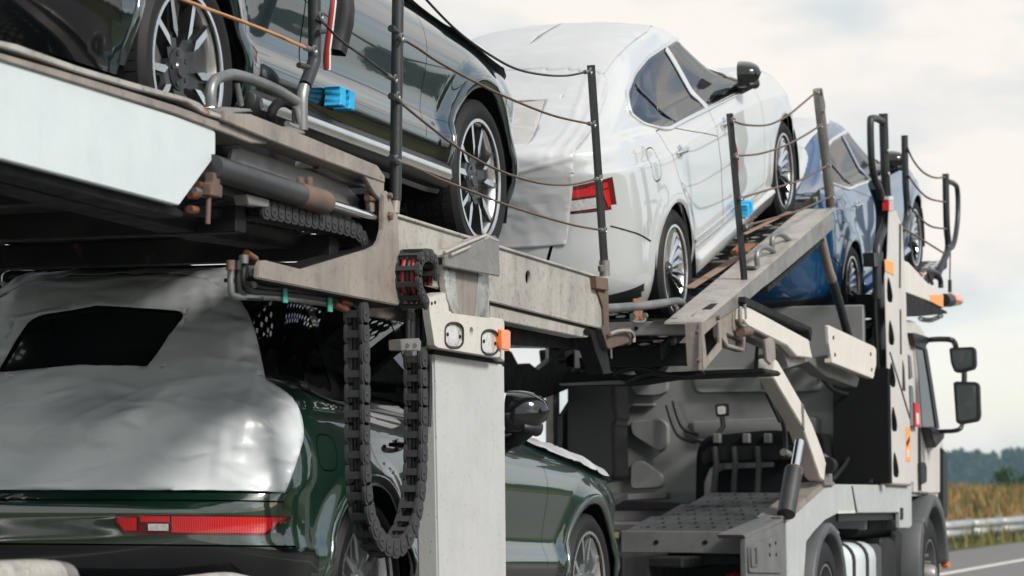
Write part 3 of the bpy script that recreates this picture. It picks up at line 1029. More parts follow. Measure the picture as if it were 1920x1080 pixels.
def film_grid(sh, r0, r1, c0, c1, off, wrinkle, seed=0, fscale=3.0, mirror=True, keep=None, uscale=(1, 1, 1)):
    """foil patch over part of the shell: lifted off it and crinkled; keep(co) picks faces"""
    G, N = sh.G, sh.N
    rows = list(range(r0, r1 + 1)); cols = list(range(c0, c1 + 1))
    vs, fs, idx = [], [], {}
    def vert(i, j, s):
        k = (i, j, s if j not in (0, G.shape[1] - 1) else 1)
        if k in idx: return idx[k]
        p, n = Vector(G[i, j]), Vector(N[i, j])
        if s < 0: p.y, n.y = -p.y, -n.y
        q = Vector((p.x * uscale[0], p.y * uscale[1], p.z * uscale[2])) * fscale + Vector((seed, seed * 1.7, -seed))
        a = 1 - abs(mnoise.noise(q + Vector((0.6 * mnoise.noise(q * 0.7), 0.5 * mnoise.noise(q * 0.6 + Vector((9, 9, 9))), 0))))
        a = a ** 5
        b = mnoise.noise(q * 0.5)
        idx[k] = len(vs)
        vs.append(p + n * (off + wrinkle * (a + 0.7 * b)))
        return idx[k]
    for s in ((-1, 1) if mirror else (1,)):
        for i in rows[:-1]:
            for j in cols[:-1]:
                c = (G[i, j] + G[i + 1, j + 1]) / 2
                co = Vector((c[0], c[1] * s, c[2]))
                if keep and not keep(co): continue
                f = (vert(i, j, s), vert(i, j + 1, s), vert(i + 1, j + 1, s), vert(i + 1, j, s))
                fs.append(f if s > 0 else f[::-1])
    mb = MB()
    mb.add(vs, fs)
    return mb

RIDGES = [((.35, .90), (-.02, .975), (-.33, 1.135), (-.64, 1.19)), ((-.02, .975), (-.20, .93), (-.35, .90)), ((-.30, 1.12), (-.12, 1.16), (.10, 1.10)), ((-.50, .985), (-.1, .992), (.5, .985)),
          ((-.60, 1.20), (-.57, 1.40), (-.50, 1.56)), ((-.66, 1.18), (-.63, 1.36), (-.55, 1.52)), ((-.52, 1.17), (-.52, 1.32), (-.46, 1.50)), ((-.70, 1.12), (-.74, .98), (-.72, .85)), ((-.62, 1.14), (-.67, .98), (-.66, .80)), ((.38, .965), (.30, .90), (.22, .965)), ((-.20, 1.06), (-.38, .98), (-.45, .90)), ((-.10, 1.00), (-.22, .90), (-.26, .80))]
def ridge(y, z):
    h = 0.0
    for ln in RIDGES:
        for (a, b), (c, d) in zip(ln[:-1], ln[1:]):
            L = (c - a) ** 2 + (d - b) ** 2
            t = max(0, min(1, ((y - a) * (c - a) + (z - b) * (d - b)) / L))
            q = math.hypot(y - a - (c - a) * t, z - b - (d - b) * t)
            if q < .06: h = max(h, math.exp(-(q / .009) ** 2))
    return h
def displace(me, amp, fs, seed, big=0.7, direction=None, fold=5):
    folds = big < 0.5
    for v in me.vertices:
        q = Vector((v.co.x, v.co.y, v.co.z)) * fs + Vector((seed, seed * 1.7, -seed))
        w = q + Vector((0.7 * mnoise.noise(q * 0.7), 0.6 * mnoise.noise(q * 0.6 + Vector((9, 9, 9))), 0))
        a = max(0.0, 1 - abs(mnoise.noise(w)) * 1.6) ** fold
        if folds:
            a = 0.55 * a + 0.5 * max(0.0, 1 - abs(mnoise.noise(w * 2.3)) * 1.7) ** 4
        v.co += v.normal * (amp * (a + big * mnoise.noise(q * 0.45)) + (0.007 * ridge(v.co.y, v.co.z) if folds else 0))
def film_part(sh, name, tags, mat, root, off, amp, fs, seed, both=True, label=None, fold=5, cuts=1, big=0.7, extra=()):
    me = sh.mesh(name, tags, mat, both=both and not extra, off=off)
    bm = bmesh.new(); bm.from_mesh(me)
    for s2, mir in extra: bm.from_mesh(s2.mesh(name, tags, mat, off=off, mirror_only=mir))
    bmesh.ops.remove_doubles(bm, verts=bm.verts, dist=0.0008)
    if cuts: bmesh.ops.subdivide_edges(bm, edges=[e for e in bm.edges if e.calc_length() > 0.028], cuts=1, use_grid_fill=True)
    bmesh.ops.recalc_face_normals(bm, faces=bm.faces)
    bm.normal_update()
    bm.to_mesh(me); bm.free()
    if sum(p.normal.x * 0.2 + p.normal.z for p in me.polygons) < 0 and 'rear' not in name:
        me.flip_normals()
    for a in list(me.attributes):
        if a.name == 'custom_normal': me.attributes.remove(a)
    me.update()
    displace(me, amp, fs, seed, fold=fold, big=big)
    me.polygons.foreach_set('use_smooth', [True] * len(me.polygons))
    me.update()
    o = link(name, me, root, False)
    sol = o.modifiers.new('thickness', 'SOLIDIFY')
    sol.thickness = 0.0015
    sol.offset = 0
    return o

SHELLS = {}
def car_common(sh, root, paintmat, wb, rt, interior=True, liner='liner_black', cloth='seat_cloth', seats=((.75, -.36), (1.65, -.36), (.75, .36), (1.65, .36)), sz=.62):
    def part(name, tags, mat, both=False, off=0.0, mirror_only=False):
        key = (id(sh), name, tuple(tags), mirror_only)
        me = sh.mesh(name, tags, mat, both, off, mirror_only)
        return link(name, me, root, False) if me else None
    part('inner_liner', [t for t in sorted(set(sh.tag)) if not t.startswith('wind') and t not in ('surround', 'rear_glass')], liner, both=True, off=-0.035)
    mb = MB()
    for cx in (0, wb):
        for s in (-1, 1):
            prof = []
            n = 20
            vs, fs = [], []
            for i in range(n + 1):
                w = R(-20 + 220 * i / n)
                for yy in (-.90, -.52):
                    vs.append((cx + (rt + .07) * math.cos(w), yy * -s if s > 0 else yy, rt + (rt + .07) * math.sin(w)))
            for i in range(n): fs.append((2 * i, 2 * i + 1, 2 * i + 3, 2 * i + 2))
            mb.add(vs, fs)
            mb.box((cx, -.50 * -s if s > 0 else -.50, rt + .15), (.8, .02, .50))
    mb.box((wb / 2, 0, .32), (wb + 1.0, 1.5, .04))
    mb.box((wb + .42, 0, .62), (.05, 1.5, .55))
    mb.box((wb - .62, 0, .72), (.05, 1.5, .5))
    mb.build('underbody', 'liner_black', root, world_space=False)
    if interior:
        for x, y in seats: seat_mb(x, y, sz).build('seat', cloth, root, bevel=.02, world_space=False)
        mb = MB()
        mb.box((wb - .95, 0, sz + .22), (.45, 1.36, .24), (0, .2, 0))
        mb.build('dashboard', 'plastic_black', root, bevel=.03, world_space=False)
        pts = [(wb - 1.20 + .05 * math.cos(a), .36 + .18 * math.sin(a), sz + .30 + .17 * math.cos(a)) for a in [2 * math.pi * i / 20 for i in range(20)]]
        MB().tube(pts, .014, 6, closed=True).build('steering_wheel', 'plastic_black', root, world_space=False)
    return part
def handle(sh, root, x, z, mat, l=.20, name='door_handle', parent=None):
    p, n = sh.hit(x, z)
    z = p.z
    mb = MB()
    pts = []
    for i in range(9):
        t = i / 8
        pts.append(Vector((x - l / 2 + l * t, p.y - .012 - .030 * math.sin(math.pi * t) ** 0.6, z + .004)))
    mb.tube(pts, [.008 + .007 * math.sin(math.pi * i / 8) for i in range(9)], 8)
    mb.lathe([(0, -.001), (.032, -.001), (.040, .004)], (x + .02, p.y - .002, z - .004), 'Y', 20)
    return mb.build(name, mat, root, 50, world_space=False)
def add_mirror(root, x, y, z, paintmat, s=1.0, foot=None):
    for sg in (1, -1):
        mb = mirror_mb(x, y, z, s)
        cap = mb if sg > 0 else mirrored(mb)
        e = cap.build('wing_mirror', [paintmat], root, 60, world_space=False)
        lo = MB()
        lo.tube([(x + .03, y + .02, z - .055 * s), (x + .05, y + .08, z - .10 * s), (x + .07, y + .20, z - .13 * s)], [.055, .040, .034], 8)
        lo.tube([(x - .085 * s, y - .005, z - .062 * s), (x, y - .03 * s, z - .068 * s), (x + .09 * s, y - .015, z - .050 * s)], [.02, .034, .02], 8)
        (lo if sg > 0 else mirrored(lo)).build('mirror_foot', 'plastic_black', e, 40, .006, world_space=False)

def build_suv(name, loc, rot, paintmat, label, group, rear=True, front_detail=True):
    root = empty(name, loc, rot, label, 'car', group)
    if 'suv' not in SHELLS: SHELLS['suv'] = make_suv_shell()
    sh = SHELLS['suv']
    part = car_common(sh, root, paintmat, WB, RT, seats=((.62, -.36), (1.55, -.36), (.62, .36), (1.55, .36)), sz=.72)
    body = part('body', ['body'], paintmat, both=True)
    part('door_skin', ['rear_door', 'front_door', 'fuel_flap'], paintmat, mirror_only=True).name = 'side_panel'
    for d in ('rear_door', 'front_door'):
        o = part('door', [d], paintmat)
        hx = .30 if d == 'rear_door' else 1.22
        handle(sh, o, hx, .955, 'gloss_black' if paintmat == 'paint_green' else paintmat)
    part('fuel_flap', ['fuel_flap'], paintmat)
    part('cladding', ['cladding'], 'gloss_black')
    part('cladding', ['cladding'], 'gloss_black', mirror_only=True)
    part('pillar_trim', ['surround'], 'gloss_black')
    part('pillar_trim', ['surround'], 'gloss_black', mirror_only=True)
    part('tailgate_window', ['rear_glass'], 'gloss_black', both=True)
    part('windshield', ['windshield'], 'glass_tint', both=True)
    part('bumper', ['lower_bumper'], 'gloss_black', both=True)
    for k, g in (('window_quarter', 'glass_dark'), ('window_rear', 'glass_dark'), ('window_front', 'glass_tint')):
        part('window', [k], g, off=-.003)
        part('window', [k], g, off=-.003, mirror_only=True)
    lamp = part('tail_light', ['lamp'], 'lamp_red_dark', off=-.004)
    lamp_l = part('tail_light', ['lamp'], 'lamp_red_dark', off=-.004, mirror_only=True)
    if rear:
        # lamp insides: bright red bars and a clear reversing light, set into the dark housing
        def lampbit(poly, mat, nm, lift=.0):
            s2 = Shell(suv_rows()) if 'suv_plain' not in SHELLS else SHELLS['suv_plain']
            SHELLS['suv_plain'] = s2
            t = 'bit%d' % random.randint(0, 10 ** 9)
            base = (list(s2.F), list(s2.tag), list(s2.V), list(s2.VN))
            s2.cut(poly, t, ax=(1, 2), where=lambda c, n: c[0] < -.5)
            me, me2 = s2.mesh(nm, [t], mat, off=lift), s2.mesh(nm, [t], mat, off=lift, mirror_only=True)
            s2.F, s2.tag, s2.V, s2.VN = base
            if me: link(nm, me, lamp, False); link(nm, me2, lamp_l, False)
        lampbit([(-.872, .642), (-.825, .582), (-.512, .582), (-.512, .642)], 'lamp_red', 'lamp_lens', .001)
        lampbit([(-.506, .642), (-.506, .620), (-.388, .620), (-.388, .642)], 'lamp_red', 'lamp_lens', .001)
        lampbit([(-.50, .614), (-.50, .588), (-.42, .588), (-.42, .614)], 'lamp_clear', 'lamp_lens', .001)
        lampbit([(-.375, .636), (-.375, .588), (-.325, .588), (-.293, .622), (-.303, .636)], 'lamp_red', 'lamp_lens', .001)
        s2 = SHELLS['suv_plain']
    # trim on the arches, sills and window line
    for cx in (0, WB):
        pts = [(cx + .437 * math.cos(R(a)), RT + .437 * math.sin(R(a))) for a in range(-8, 189, 7)]
        strip_on(sh, pts, .050, .012, False).build('arch_trim', paintmat if paintmat != 'paint_green' else 'paint_green', root, 180, world_space=False)
    mb = MB()
    mb.prism([(-.955, .30), (-.962, .35), (-.925, .385), (-.88, .38), (-.86, .27), (-.93, .265)], 'X', .46, WB - .46)
    mb.build('side_sill', 'plastic_black', root, 60, .006, world_space=False)
    mb = MB()
    mb.prism([(-.962, .300), (-.975, .312), (-.968, .345), (-.955, .345)], 'X', .50, WB - .50)
    mb.build('sill_trim', 'alloy_silver', root, 60, world_space=False)
    strip_on(sh, [(-.62, 1.185), (-.2, 1.112), (.9, 1.083), (1.95, 1.056)], .016, .008, False).build('window_trim', 'gloss_black', root, 60, world_space=False)
    # roof rails
    for s in (-1, 1):
        pts = [(-.38, s * .56, 1.60), (-.28, s * .575, 1.655), (.3, s * .59, 1.69), (.9, s * .58, 1.66), (1.0, s * .57, 1.60)]
        MB().tube(smooth_path(pts, 6), .016, 8).build('roof_rail', 'alloy_silver', root, 60, world_space=False)
    add_mirror(root, 1.80, -.98, 1.185, 'gloss_black', 1.25)
    for x in (0, WB):
        wheel(root, x, RT, -.80, RT, .268, .25, 'twin', spin=.30 if x else 1.02, mats=('alloy_silver', 'alloy_black') if paintmat != 'paint_green' else ('alloy_silver', 'alloy_grey'))
        wheel(root, x, RT, .80, RT, .268, .25, 'twin', right=False, detail=False)
    return root, sh

# ---------------- saloon (white on the ramp, blue over the cab)
WB2, RT2 = 2.84, 0.352
def sal_z(z):
    t = np.clip((np.asarray(z) - .72) / .30, 0, 1)
    return z + .12 * t * t * (3 - 2 * t)
def saloon_rows():
    base = [(-1.0, .78), (-0.6, .87), (0, .918), (0.6, .905), (1.5, .905), (2.3, .912), (2.84, .918), (3.3, .87), (3.75, .74)]
    def W(f, d=0.0): return [(x, y * f - d) for x, y in base]
    k = dict(cr=.60, nr=3.0, cf=.80, nf=2.8)
    zc = lambda v: [(-2, v), (5, v)]
    return [
        dict(k, xr=-.86, xf=3.58, w=W(.90), z=[(-1.1, .36), (-.5, .27), (0, .22), (2.84, .22), (3.8, .24)]),
        dict(k, xr=-.97, xf=3.66, w=W(.955), z=[(-1.1, .45), (-.4, .35), (0, .30), (2.84, .30), (3.8, .32)]),
        dict(k, xr=-1.00, xf=3.68, w=W(.985), z=[(-1.1, .56), (0, .44), (2.84, .44), (3.8, .44)]),
        dict(k, xr=-1.00, xf=3.69, w=W(.99), z=[(-1.1, .68), (0, .60), (2.84, .58), (3.8, .56)]),
        dict(k, xr=-.985, xf=3.68, w=W(1.0), z=[(-1.1, .80), (0, .74), (2.84, .70), (3.8, .64)]),
        dict(k, xr=-1.00, xf=3.65, w=W(.995), z=[(-1.1, .93), (0, .865), (1.5, .84), (2.84, .80), (3.8, .70)]),
        dict(k, xr=-1.01, xf=3.62, w=W(.990), z=[(-1.1, .985), (0, .915), (1.5, .89), (2.84, .835), (3.8, .72)]),
        dict(k, xr=-1.015, xf=3.61, w=W(.975), z=[(-1.1, .998), (0, .930), (1.5, .905), (2.84, .848), (3.8, .73)]),
        dict(k, xr=-1.02, xf=3.58, w=W(.958), z=[(-1.1, 1.045), (-.5, 1.0), (0, .965), (1.5, .935), (2.84, .87), (3.8, .74)], cr=.66),
        dict(k, xr=-1.01, xf=3.45, w=W(.925), z=[(-1.1, 1.10), (-.5, 1.075), (0, 1.035), (1.0, 1.0), (2.0, .975), (2.84, .92), (3.8, .80)], cr=.62),
        dict(k, xr=-.95, xf=3.2, w=[(-1.1, .62), (-.4, .74), (0.4, .80), (1.5, .805), (2.2, .78), (2.84, .70), (3.4, .58)], z=[(-1.1, 1.115), (-.5, 1.11), (0, 1.075), (1.0, 1.03), (2.0, 1.005), (2.84, .965), (3.4, .90)], cf=.7),
        dict(k, xr=-.70, xf=2.28, w=[(-1.1, .58), (-.4, .69), (0.4, .775), (1.5, .775), (2.2, .70)], z=[(-1.1, 1.13), (-.5, 1.15), (0, 1.12), (1.0, 1.06), (2.3, 1.03)], cf=.55, nf=2.6),
        dict(k, xr=-.28, xf=1.86, w=[(-1.1, .54), (-.2, .62), (.4, .70), (1.2, .71), (1.8, .64)], z=[(-1.1, 1.28), (-.3, 1.28), (.4, 1.26), (1.9, 1.22)], cf=.45, nf=2.6),
        dict(k, xr=.02, xf=1.54, w=[(-.2, .54), (.4, .615), (1.0, .625), (1.6, .58)], z=[(-.2, 1.34), (.2, 1.378), (.7, 1.418), (1.25, 1.43), (1.6, 1.39)], cf=.40, nf=2.6, cr=.45),
        dict(k, xr=.14, xf=1.38, w=[(-.2, .46), (.4, .53), (1.0, .54), (1.4, .50)], z=[(-.2, 1.39), (.2, 1.428), (.7, 1.470), (1.15, 1.482), (1.5, 1.44)], cf=.36, nf=2.6, cr=.40),
        dict(k, xr=.30, xf=1.18, w=[(-.2, .30), (1.4, .32)], z=[(-.2, 1.44), (.3, 1.482), (.7, 1.515), (1.1, 1.522), (1.4, 1.48)], cf=.3, nf=2.4, cr=.3),
        dict(k, xr=.45, xf=1.1, w=[(-.2, .004), (1.4, .004)], z=[(-.2, 1.46), (.45, 1.505), (.75, 1.528), (1.05, 1.534), (1.4, 1.50)], cf=.2, nf=2.2, cr=.2),
    ]
SAL_WIN = {
    'window_rear': [(.47, 1.015), (1.10, .990), (.98, 1.346), (.64, 1.337), (.36, 1.303), (.24, 1.272)],
    'window_quarter': [(-.03, 1.160), (.02, 1.095), (.12, 1.042), (.42, 1.018), (.205, 1.258), (.06, 1.222)],
    'window_front': [(1.19, .985), (2.08, .953), (2.0, 1.01), (1.68, 1.240), (1.48, 1.322), (1.28, 1.348), (1.07, 1.350)],
}
SAL_FRAME = [(-.06, 1.165), (-.01, 1.085), (.09, 1.028), (.26, 1.000), (1.12, .968), (2.16, .935), (2.02, 1.02), (1.70, 1.262), (1.50, 1.344), (1.28, 1.370), (.98, 1.372), (.62, 1.362), (.28, 1.322), (.02, 1.248)]
def make_saloon_shell():
    sh = Shell(saloon_rows(), flare=[(0, RT2, .42, .014), (WB2, RT2, .42, .014)], zm=sal_z)
    side = lambda c, n: c[1] < -0.3 and n[1] < -0.05
    for cx in (0, WB2):
        sh.cut(arc_poly(cx, RT2 + .005, .378), '_arch', where=side)
        sh.cut([(cx - .378, RT2), (cx - .36, 0.05), (cx + .36, 0.05), (cx + .378, RT2)], '_arch', where=lambda c, n: abs(c[1]) > .3)
    sh.drop('_arch')
    for nme, poly in SAL_WIN.items(): sh.cut(roundpoly(poly, .03), nme, where=side)
    sh.cut(roundpoly(SAL_FRAME, .06), 'surround', where=side)
    sh.panel(roundpoly([(-.02, 1.08), (.40, .42), (.48, .36), (1.17, .345), (1.15, .985), (.26, 1.02), (.10, 1.05)], [.1, .1, .04, .02, .01, .01, .02]), 'rear_door', where=side)
    sh.panel(roundpoly([(1.177, .345), (2.22, .345), (2.30, .60), (2.30, .950), (1.157, .985)], [.02, .05, .1, .02, .01]), 'front_door', where=side)
    sh.panel(roundpoly([(-.30, .99), (-.16, .98), (-.16, .86), (-.30, .86)], .05), 'fuel_flap', where=side)
    sh.cut(roundpoly([(0.01, 1.05), (-.63, 1.05), (-.53, 1.36), (0.01, 1.41)], [0, .03, .05, 0]), 'windshield', ax=(1, 2), where=lambda c, n: c[0] > 1.1 and n[0] > .15)
    rear = lambda c, n: c[0] < -.35
    sh.cut(roundpoly([(-.93, .955), (-.60, .935), (-.585, .900), (-.585, .840), (-.92, .830)], [.02, .01, .01, .01, .02]), 'lamp', ax=(1, 2), where=lambda c, n: c[0] < -.775)
    sh.cut([(-.95, .40), (-.95, .0), (0, .0), (0, .40)], 'lower_bumper', ax=(1, 2), where=lambda c, n: c[0] < -.52)
    sh.panel(roundpoly([(0.02, 1.08), (-.66, 1.075), (-.61, .95), (-.57, .62), (-.48, .565), (0.02, .545)], [0, .03, .02, .05, .05, 0]), 'tailgate', gap=.014, ax=(1, 2), where=rear)
    return sh
def build_saloon(name, loc, rot, paintmat, label, group, scale=1.0, filmed=True):
    root = empty(name, loc, rot, label, 'car', group)
    root.scale = (scale, scale, scale)
    if 'sal' not in SHELLS: SHELLS['sal'] = make_saloon_shell()
    sh = SHELLS['sal']
    part = car_common(sh, root, paintmat, WB2, RT2, seats=((.72, -.36), (1.62, -.36), (.72, .36), (1.62, .36)), sz=.52, liner='liner_grey' if paintmat == 'paint_white' else 'liner_black', cloth='liner_grey')
    part('body', ['body'], paintmat, both=True)
    part('door_skin', ['rear_door', 'front_door', 'fuel_flap'], paintmat, mirror_only=True).name = 'side_panel'
    part('tailgate', ['tailgate'], paintmat, both=True)
    part('windshield', ['windshield'], 'glass_clear', both=True)
    for d in ('rear_door', 'front_door'):
        o = part('door', [d], paintmat)
        handle(sh, o, .27 if d == 'rear_door' else 1.34, .905 if d == 'rear_door' else .885, 'chrome', .19)
    part('fuel_flap', ['fuel_flap'], paintmat)
    part('pillar_trim', ['surround'], 'gloss_black')
    part('pillar_trim', ['surround'], 'gloss_black', mirror_only=True)
    part('bumper', ['lower_bumper'], 'plastic_black', both=True)
    for k, g in (('window_quarter', 'glass_tint'), ('window_rear', 'glass_tint'), ('window_front', 'glass_clear')):
        part('window', [k], g, off=-.003)
        part('window', [k], g, off=-.003, mirror_only=True)
    lamp = part('tail_light', ['lamp'], 'lamp_red_dark', off=-.004)
    lamp_l = part('tail_light', ['lamp'], 'lamp_red_dark', off=-.004, mirror_only=True)
    key = 'sal_plain'
    if key not in SHELLS: SHELLS[key] = Shell(saloon_rows(), zm=sal_z)
    s2 = SHELLS[key]
    for poly, mat in (([(-.91, .940), (-.70, .928), (-.70, .912), (-.91, .912)], 'lamp_red'), ([(-.89, .907), (-.885, .842), (-.78, .845), (-.76, .907)], 'lamp_red'), ([(-.75, .925), (-.60, .923), (-.60, .895), (-.75, .895)], 'lamp_red'), ([(-.74, .886), (-.60, .886), (-.60, .85), (-.74, .85)], 'lamp_clear')):
        base = (list(s2.F), list(s2.tag), list(s2.V), list(s2.VN))
        s2.cut(poly, 'bit', ax=(1, 2), where=lambda c, n: c[0] < -.79)
        me, me2 = s2.mesh('lamp_lens', ['bit'], mat, off=.001), s2.mesh('lamp_lens', ['bit'], mat, off=.001, mirror_only=True)
        s2.F, s2.tag, s2.V, s2.VN = base
        if me: link('lamp_lens', me, lamp, False); link('lamp_lens', me2, lamp_l, False)
    fr = roundpoly(SAL_FRAME, .06)
    strip_on(sh, fr, .024, .012).build('window_trim', 'chrome_trim', root, 60, world_space=False)
    # painted door frame between the two side windows
    strip_on(sh, [(1.145, .975), (1.02, 1.360)], .075, .006, False).build('window_pillar', paintmat, root, 60, world_space=False)
    strip_on(sh, [(.445, 1.008), (.222, 1.268)], .018, .006, False).build('window_pillar', 'gloss_black', root, 60, world_space=False)
    mb = MB()
    mb.prism([(-.905, .255), (-.925, .30), (-.895, .34), (-.86, .33), (-.84, .22), (-.89, .215)], 'X', .42, WB2 - .42)
    mb.build('side_sill', paintmat, root, 60, .006, world_space=False)
    strip_on(sh, [(.44, .415), (1.2, .40), (2.25, .40)], .02, .006, False).build('sill_trim', 'chrome_trim', root, 60, world_space=False)
    add_mirror(root, 1.88, -.95, 1.165, 'gloss_black', .95)
    strip_on(sh, [(-.80, .775), (-.62, .70), (-.43, .615)], .007, .005, False).build('bumper_joint', 'liner_black', root, 60, world_space=False)
    for x in (0, WB2):
        wheel(root, x, RT2, -.785, RT2, .250, .23, 'turbine', spin=.1 if x else .25, mats=('alloy_silver', 'alloy_black'))
        wheel(root, x, RT2, .785, RT2, .250, .23, 'turbine', right=False, detail=False)
    return root, sh

def cover(name, root, pieces, label, group=None):
    """protective foil resting on a car: a thing of its own, standing at the car"""
    e = empty(name, root.location, root.rotation_euler, label, 'protective cover', group)
    e.scale = root.scale
    outs = []
    for fn in pieces: fn(e)
    return e
rear_half = lambda c, n: c[0] < -.30 and n[0] < .25

Y_C = 4.92     # centre line of every car on the transporter
GREEN_LOC, GREEN_ROT = (9.75, Y_C + .03, .375), (0, R(1.7), 0)
green, sh_suv = build_suv('green_car', GREEN_LOC, GREEN_ROT, 'paint_green', 'dark green car on the lower deck with its tail under grey foil', 'cars carried on the transporter')
DARK_LOC, DARK_ROT = (8.05, Y_C, 2.222), (0, R(1.1), 0)
dark, _ = build_suv('dark_car', DARK_LOC, DARK_ROT, 'paint_dark', 'glossy near-black car on the upper deck above the green one', 'cars carried on the transporter')
WHITE_LOC, WHITE_ROT = (14.44, Y_C, 2.06), (0, -R(17.9), 0)
white, sh_sal = build_saloon('white_car', WHITE_LOC, WHITE_ROT, 'paint_white', 'white saloon climbing the steep ramp with its roof and boot wrapped', 'cars carried on the transporter')
BLUE_LOC, BLUE_ROT = (19.45, Y_C - .02, 2.33), (0, -R(13.4), 0)
blue, _ = build_saloon('blue_car', BLUE_LOC, BLUE_ROT, 'paint_blue', 'blue saloon over the cab, half hidden behind the white one', 'cars carried on the transporter', .94)

# ---- protective foils
def tail_foil(hole):
    f = Shell(suv_rows())
    f.cut(roundpoly(hole, [0, .02, .02, .02, 0], 3), 'hole', ax=(1, 2), where=rear_half)
    f.cut([(0.01, .735), (-1.0, .735), (-1.0, 1.66), (0.01, 1.67)], 'rear_a', ax=(1, 2), where=lambda c, n: c[0] < -.2)
    f.cut([(-1.2, .6), (-.80, .6), (-.71, .76), (-.60, .95), (-.535, 1.10), (-.60, 1.17), (-1.2, 1.17)], 'rear_foil', only=('rear_a',), where=lambda c, n: True)
    f.cut([(-1.2, 1.17), (-.60, 1.17), (-.50, 1.45), (-.44, 1.7), (-1.2, 1.7)], 'rear_foil', only=('rear_a',), where=lambda c, n: True)
    f.tag = ['body' if t == 'rear_a' else t for t in f.tag]
    return f
fs = tail_foil([(0.01, 1.225), (-.30, 1.215), (-.385, 1.42), (-.36, 1.440), (0.01, 1.470)])
fsl = tail_foil([(0.01, 1.225), (-.36, 1.20), (-.29, 1.41), (-.25, 1.435), (0.01, 1.470)])
fs.cut([(-.5, .01), (-.5, -.62), (1.15, -.62), (1.15, .01)], 'roof_foil', ax=(0, 1), where=lambda c, n: c[2] > 1.50 and n[2] > .45)
fs.cut(roundpoly([(2.22, .01), (2.22, -.78), (3.0, -.80), (3.60, -.70), (3.74, .01)], .04), 'hood_foil', ax=(0, 1), where=lambda c, n: c[2] > .90 and n[2] > .35)
fs.cut([(2.12, 1.10), (2.22, .975), (3.2, .925), (3.74, .86), (3.95, 1.25), (2.12, 1.25)], 'hood_foil', where=lambda c, n: c[1] < -.3)
cover('rear_foil', green, [lambda e: film_part(fs, 'rear_sheet', ['rear_foil'], 'film_grey', e, .012, .0065, 4.2, 3, fold=7, cuts=2, big=.2, extra=[(fsl, True)]),
                           lambda e: film_part(fs, 'roof_sheet', ['roof_foil'], 'film_grey', e, .014, .012, 3.0, 5)],
      'crinkled grey foil stuck over the tail of the green car')
cover('bonnet_foil', green, [lambda e: film_part(fs, 'bonnet_sheet', ['hood_foil'], 'film_white', e, .020, .012, 3.0, 8)], 'white foil over the bonnet of the green car')
cover('bonnet_foil', dark, [lambda e: film_part(fs, 'bonnet_sheet', ['hood_foil'], 'film_white', e, .022, .010, 3.0, 11)], 'white foil over the bonnet of the near-black car')
fs2 = Shell(saloon_rows(), zm=sal_z)
fs2.cut([(0.01, 1.13), (-.36, 1.13), (-.30, 1.28), (0.01, 1.28)], 'pane', ax=(1, 2), where=lambda c, n: c[0] < .1)
fs2.cut(roundpoly([(0.01, .72), (-.60, .72), (-.63, .94), (-.66, 1.07), (-.60, 1.30), (-.40, 1.5), (0.01, 1.5)], [0, .03, .02, .02, .05, .05, 0]), 'rear_foil', ax=(1, 2), where=lambda c, n: c[0] < .10 and n[0] < .35)
fs2.cut([(-.05, .01), (-.05, -.53), (.4, -.565), (1.0, -.565), (1.36, -.50), (1.36, .01)], 'roof_foil', ax=(0, 1), where=lambda c, n: c[2] > 1.48 and n[2] > .2)
def white_pieces(seed):
    return [lambda e: film_part(fs2, 'rear_sheet', ['rear_foil'], 'film_white', e, .006, .0075, 3.4, seed, fold=6, big=.35),
            lambda e: film_part(fs2, 'roof_sheet', ['roof_foil'], 'film_white', e, .005, .0035, 2.6, seed + 1),
            lambda e: film_part(fs2, 'window_sheet', ['pane'], 'film_window', e, .004, .002, 5.0, seed + 2)]
cover('body_foil', white, white_pieces(21), 'white foil over the roof, rear window and boot of the white saloon')
cover('body_foil', blue, white_pieces(41), 'white foil over the roof of the blue saloon')
# side tape left on the door edges

# ------------------------------------------------------------------ the trailer: upper deck, beam, lifting pillar, chains, posts
YS = 3.70                                   # plane of the transporter's right side
trailer = empty('trailer', (8.5, Y_C, 0), label='grey two-deck car transporter trailer with a white pillar beside the green car', cat='trailer')
T = trailer
def tplate(name, poly, dy, th, mat, holes=(), bevel=0.003, parent=None):
    return plate(name, poly, YS + dy, th, mat, parent or T, holes, bevel)
def tube_px(name, pts, r, mat, parent=None, Y=None, n=10, sub=5, smooth=True):
    """tube through photo-measured points (px, py[, dy])"""
    q = [P(p[0], p[1], (Y if Y is not None else YS) + (p[2] if len(p) > 2 else 0)) for p in pts]
    if smooth and len(q) > 2: q = smooth_path(q, sub)
    return MB().tube(q, r, n).build(name, mat, parent or T, 60)

# side panel of the rear deck and the folded rails above it
tplate('side_panel', roundpoly([(-170, 52), (396, 239), (404, 247), (404, 292), (336, 385), (330, 383.5), (-170, 253)], [0, 6, 6, 8, 3, 3, 0]), 0, .03, 'panel_white')
tplate('panel_lip', [(-170, 256), (330, 387), (345, 398), (342, 408), (250, 388), (-170, 278)], .035, .10, 'dark_steel')
tplate('rail', [(-170, 33), (0, 76), (32, 83), (150, 125), (252, 155), (352, 183), (374, 192), (392, 206), (420, 216), (420, 224), (384, 214), (352, 192), (252, 167), (150, 137), (30, 96), (0, 88), (-170, 46)], -.02, .05, 'steel_light')
tplate('rail', [(-170, 47), (0, 99), (150, 142), (330, 198), (503, 262), (501, 270), (470, 268), (330, 214), (150, 158), (0, 112), (-170, 62)], -.01, .22, 'steel_beige')
tplate('rail_web', [(-170, 36), (30, 92), (150, 130), (352, 187), (420, 222), (500, 262), (470, 268), (330, 206), (0, 104), (-170, 56)], .03, .015, 'dark_steel')
